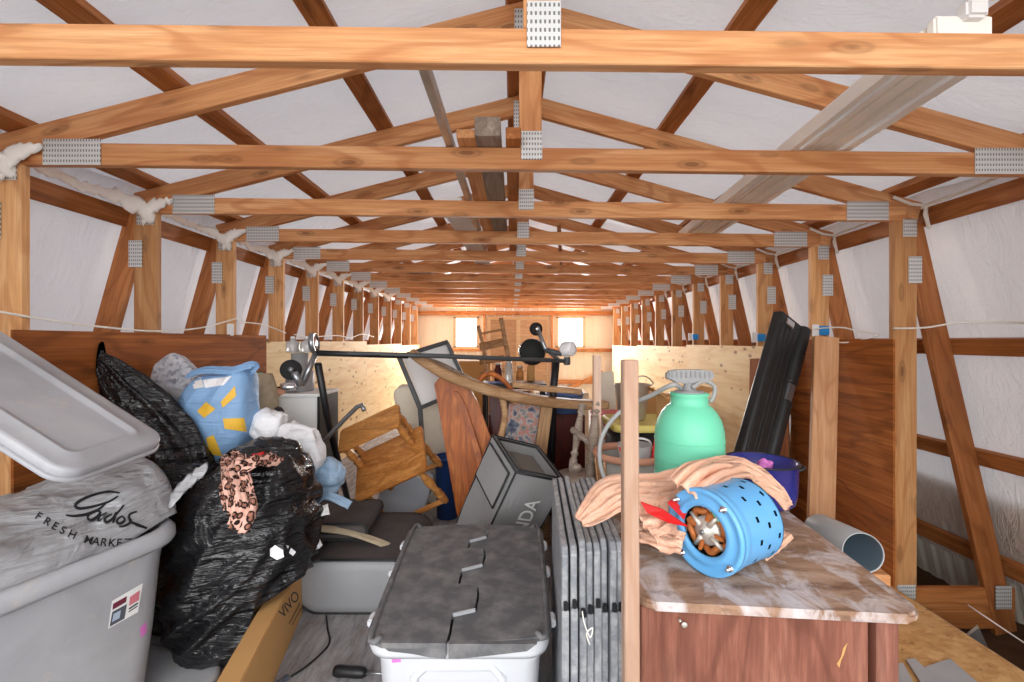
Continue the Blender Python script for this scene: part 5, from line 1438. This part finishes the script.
# low table of odds and ends under the flywheel
r = thing('side_table', 'small black table with papers on it below the flywheel', 'table', (.0, 4.32, 0))
zt = E - .43
obj('tabletop', boxm((.02, 4.32, zt), (.62, .34, .05), bev=.006), M['black'], r)
for sx in (-.26, .30):
    for sy in (-.13, .13): obj('leg', boxm((.0 + sx, 4.32 + sy, (zt - .03) / 2), (.04, .04, zt - .03), bev=.004), M['black'], r)
for i, (x, y, c, lab) in enumerate(((-.18, 4.24, 'bluetub', 'folded bluish purple paper on the small black table'), (.02, 4.27, 'white', 'white paper sheet on the small black table'))):
    tag(obj('paper', boxm((x, y, zt + .031 + .004 * i), (.18, .16, .008), rz(20 - 30 * i), .001), M[c]), lab, 'paper')
for i in range(4):
    x = -.14 + .11 * i; h = (.16, .20, .13, .19)[i]
    r = thing('jar', ['tall brown jar on the small black table', 'pale jar beside the brown jar on the small black table', 'short amber jar on the small black table', 'tan jar at the end of the small black table'][i], 'jar', (x, 4.43, zt + .026), 'jars on the small black table')
    obj('jar_body', lathe([(.01, 0), (.035, 0), (.04, .01), (.04, h * .75), (.028, h * .85), (.028, h), (.01, h)], V(x, 4.43, zt + .026), (0, 0, 1), 20), M[('maroon', 'jar', 'honey', 'card')[i]], r, True)
    obj('jar_lid', lathe([(.031, 0), (.031, .02), (.01, .022)], V(x, 4.43, zt + .026 + h), (0, 0, 1), 20), M['galv'], r, True)
# picture
r = thing('canvas_picture', 'speckled abstract canvas picture leaning behind the pale bench legs', 'picture', P(522, 455, 3.05))
q = [P(509, 405, 3.38), P(541, 403, 3.38), P(548, 480, 3.25), P(500, 480, 3.25)]
obj('canvas', prism(q, (0, .03, .004)), M['paint'], r)
# maroon cabinet pieces, red box, tubs
r = thing('maroon_cabinet', 'dark maroon wooden cabinet behind the bench legs', 'cabinet', (.42, 3.65, 0))
obj('cabinet_body', boxm((.195, 3.66, .40), (.76, .40, .80), bev=.006), M['maroon'], r)
obj('door', boxm((.385, 3.45, .42), (.34, .02, .70), bev=.006), M['maroon'], r)
obj('door', boxm((.01, 3.45, .42), (.34, .02, .70), bev=.006), M['maroon'], r)
tag(leanpoly([(489, 396), (510, 397), (508, 440), (494, 452)], 3.42, 3.38, .03, 'maroon_board', M['maroon']), 'dark maroon board standing between the headboard and the picture', 'board')
r = thing('plastic_tub', 'slate blue plastic tub on the maroon cabinet', 'tub', (.43, 3.6, .80))
obj('tub_body', lathe([(.02, 0), (.12, 0), (.15, .14), (.155, .15), (.14, .148), (.115, .01), (.02, .01)], V(.43, 3.6, .801), (0, 0, 1), 24), M['bluetub'], r, True)
obj('tub_rim', tube([V(.43 + math.cos(a) * .155, 3.6 + math.sin(a) * .155, .951) for a in [2 * math.pi * k / 28 for k in range(29)]], .006, 6), M['bluetub'], r, True)
r = thing('red_toolbox', 'bright red plastic box between the second post and the black tote', 'box', (.70, 3.45, 0))
obj('box_body', boxm((.745, 3.45, .40), (.22, .22, .80), bev=.012), M['red'], r); obj('box_lid', boxm((.745, 3.45, .812), (.235, .235, .03), bev=.01), M['red'], r)
r = thing('black_tote', 'black plastic tote with a dull yellow lid behind the basket planter', 'storage tote', (1.0, 3.05, 0))
bm = bmesh.new(); ring_skin(bm, [[V(.98 + x * s, 3.02 + y * s, z) for x, y in rrect(.62, .42, .05, 5)] for s, z in ((.88, .003), (.9, .02), (1, .80), (.96, .80))]); obj('tote_body', bm, M['black'], r, True)
bm = bmesh.new(); ring_skin(bm, [[V(.98 + x * s, 3.02 + y * s, z) for x, y in rrect(.65, .45, .06, 5)] for s, z in ((1, .795), (1.02, .80), (1.02, .83), (.98, .842), (.9, .842), (.88, .836))]); obj('tote_lid', bm, M['yellowlid'], r, True)
r = thing('galvanised_bucket', 'shiny galvanised bucket standing on the yellow tote lid', 'bucket', (.85, 3.05, .84))
bk = V(.83, 3.04, .8435)
obj('bucket_body', lathe([(.01, 0), (.085, 0), (.088, .006), (.118, .235), (.122, .24), (.114, .238), (.083, .01), (.01, .008)], bk, (0, 0, 1), 32), M['galv'], r, True)
obj('bail_handle', tube([bk + V(.118, 0, .225), bk + V(.135, -.03, .25), bk + V(.06, -.06, .30), bk + V(-.06, -.05, .26), bk + V(-.118, 0, .225)], .004, 6, None, 5), M['steel'], r, True)
r = thing('carton', 'open brown cardboard carton on the yellow tote lid, flaps splayed', 'box', (1.07, 3.0, .84))
cx, cy, cz = 1.12, 2.97, .843
obj('carton_body', boxm((cx, cy, cz + .085), (.22, .22, .17), bev=.003), M['card'], r)
for sx, a in ((-1, 35), (1, -30)):
    obj('flap', xf(boxm((0, 0, 0), (.12, .22, .004), RY(a), bev=0), Matrix.Translation(V(cx + sx * .155, cy, cz + .195))), M['card'], r)
obj('front_flap', xf(boxm((0, 0, 0), (.21, .10, .004), RX_(40), bev=0), Matrix.Translation(V(cx, cy - .145, cz + .14))), M['card'], r)
patch('black_print', [[(645, 409), (653, 407), (654, 415), (646, 417)]], bpy.data.objects[r.children[0].name], M['ink'], r, .003)
# blue bin behind the stand
r = thing('blue_bin', 'dark blue plastic bin behind the tipped stand next to the headboard', 'bin', P(449, 510, 2.9))
b0 = V(-.505, 3.46, 0)
obj('bin_body', lathe([(.01, .003), (.085, .003), (.10, .47), (.104, .47), (.096, .46), (.08, .02), (.01, .02)], b0, (0, 0, 1), 28), M['bluebin'], r, True)
obj('rim', tube([b0 + V(math.cos(a) * .104, math.sin(a) * .104, .472) for a in [2 * math.pi * k / 28 for k in range(29)]], .008, 6), M['bluebin'], r, True)
# upturned spindle stool
r = thing('spindle_stool', 'grey weathered stool with turned spindle legs, upside down by the second post', 'stool', (.34, 2.75, .5))
la0, la1 = P(582, 404, 2.85), P(571, 478, 2.72)
lb0, lb1 = P(597, 402, 2.62), P(589, 487, 2.52)
turned(la0, la1, .026, M['greywood'], r, 'leg'); turned(lb0, lb1, .030, M['greywood'], r, 'leg')
turned(P(573, 430, 2.80), P(594, 446, 2.57), .022, M['greywood'], r, 'stretcher')
turned(P(607, 470, 2.9), P(600, 420, 2.98), .024, M['greywood'], r, 'leg')
obj('seat', lathe([(.01, -.02), (.15, -.02), (.16, 0), (.15, .02), (.01, .02)], P(580, 478.5, 2.66), (0, -.02, 1), 30), M['greywood'], r, True)
tag(obj('wooden_box', boxm((.37, 2.67, .262), (.22, .24, .52), None, .005), M['weather']), 'tall weathered wooden box under the upturned stool', 'box')
tag(obj('round_knob', blob(P(577, 468, 2.5), (.028, .028, .026), 4, 2, .002, 9), M['greywood'], None, True), 'round grey wooden knob behind the canvas case', 'knob')
tag(beam('trim_10', P(556, 395, 9.47), P(603, 372, 9.47), .08, .03, M['fir']), kind='structure')
tag(beam('cream_slab', P(603, 372, 4.2), V(.93, 4.1, .05), .20, .02, M['offwhite'], up=(1, 0, 0)), 'cream slab on edge behind the galvanised bucket', 'panel')
for i, (px, py, d, s, mt, lab) in enumerate(((470, 408, 6.3, (.6, .5, 1.1), 'card', 'plain brown carton far behind the ladder back chair'), (560, 392, 6.0, (.7, .5, .7), 'offwhite', 'cream wrapped bundle far behind the flywheel'), (640, 400, 5.0, (.5, .5, .8), 'card', 'brown carton deep in the barn behind the sprayer hose'))):
    x = (px - 512) * d / F; tag(obj('carton', boxm((x, d, s[2] / 2 + .002), s, bev=.01), M[mt]), lab, 'box', 'cartons deep in the barn')
tag(obj('crate', boxm((.16, 3.10, .17), (.19, .28, .34), bev=.006), M['weather']), 'weathered crate under the bench and upturned stool', 'crate')

ubag(277, 416, 2.47, (.03, .03, .05), M['blackfab'], 'small black glove poking up behind the white plastic bags', 12, 'glove', 4, None, None)
# ================================================================== CAMERA AND LIGHT
cam = bpy.data.cameras.new('camera'); co = bpy.data.objects.new('camera', cam); COL.objects.link(co)
cam.sensor_width = 36; cam.sensor_fit = 'HORIZONTAL'; cam.lens = F / 1024 * 36; cam.clip_start = .02
co.location = (0, 0, E); co.rotation_euler = (math.pi / 2, 0, 0); SC.camera = co
w = bpy.data.worlds.new('world'); SC.world = w; w.use_nodes = True
bg = w.node_tree.nodes['Background']; bg.inputs[0].default_value = (.93, .96, 1.0, 1); bg.inputs[1].default_value = 2.6
sun = bpy.data.lights.new('sun', 'SUN'); sun.energy = 1.75; sun.angle = math.radians(70); sun.color = (1, .97, .92)
so = bpy.data.objects.new('sun', sun); COL.objects.link(so)
so.rotation_euler = Vector((.12, 1, -.13)).to_track_quat('-Z', 'Y').to_euler()
for x in (-.99, 1.27):   # daylight pouring in at the two far windows
    al = bpy.data.lights.new('window_daylight', 'AREA'); al.shape = 'RECTANGLE'; al.size = .5; al.size_y = .64; al.energy = 80; al.color = (1, .98, .94)
    ao = bpy.data.objects.new('window_daylight', al); COL.objects.link(ao); ao.location = (x, YB - .06, E + .19); ao.rotation_euler = (-math.pi / 2, 0, 0)
SC.view_settings.view_transform = 'Standard'; SC.view_settings.look = 'None'; SC.view_settings.gamma = 1.0
SC.view_settings.use_curve_mapping = False; SC.view_settings.exposure = 0.33
SC.cycles.diffuse_bounces = 10; SC.cycles.max_bounces = 16
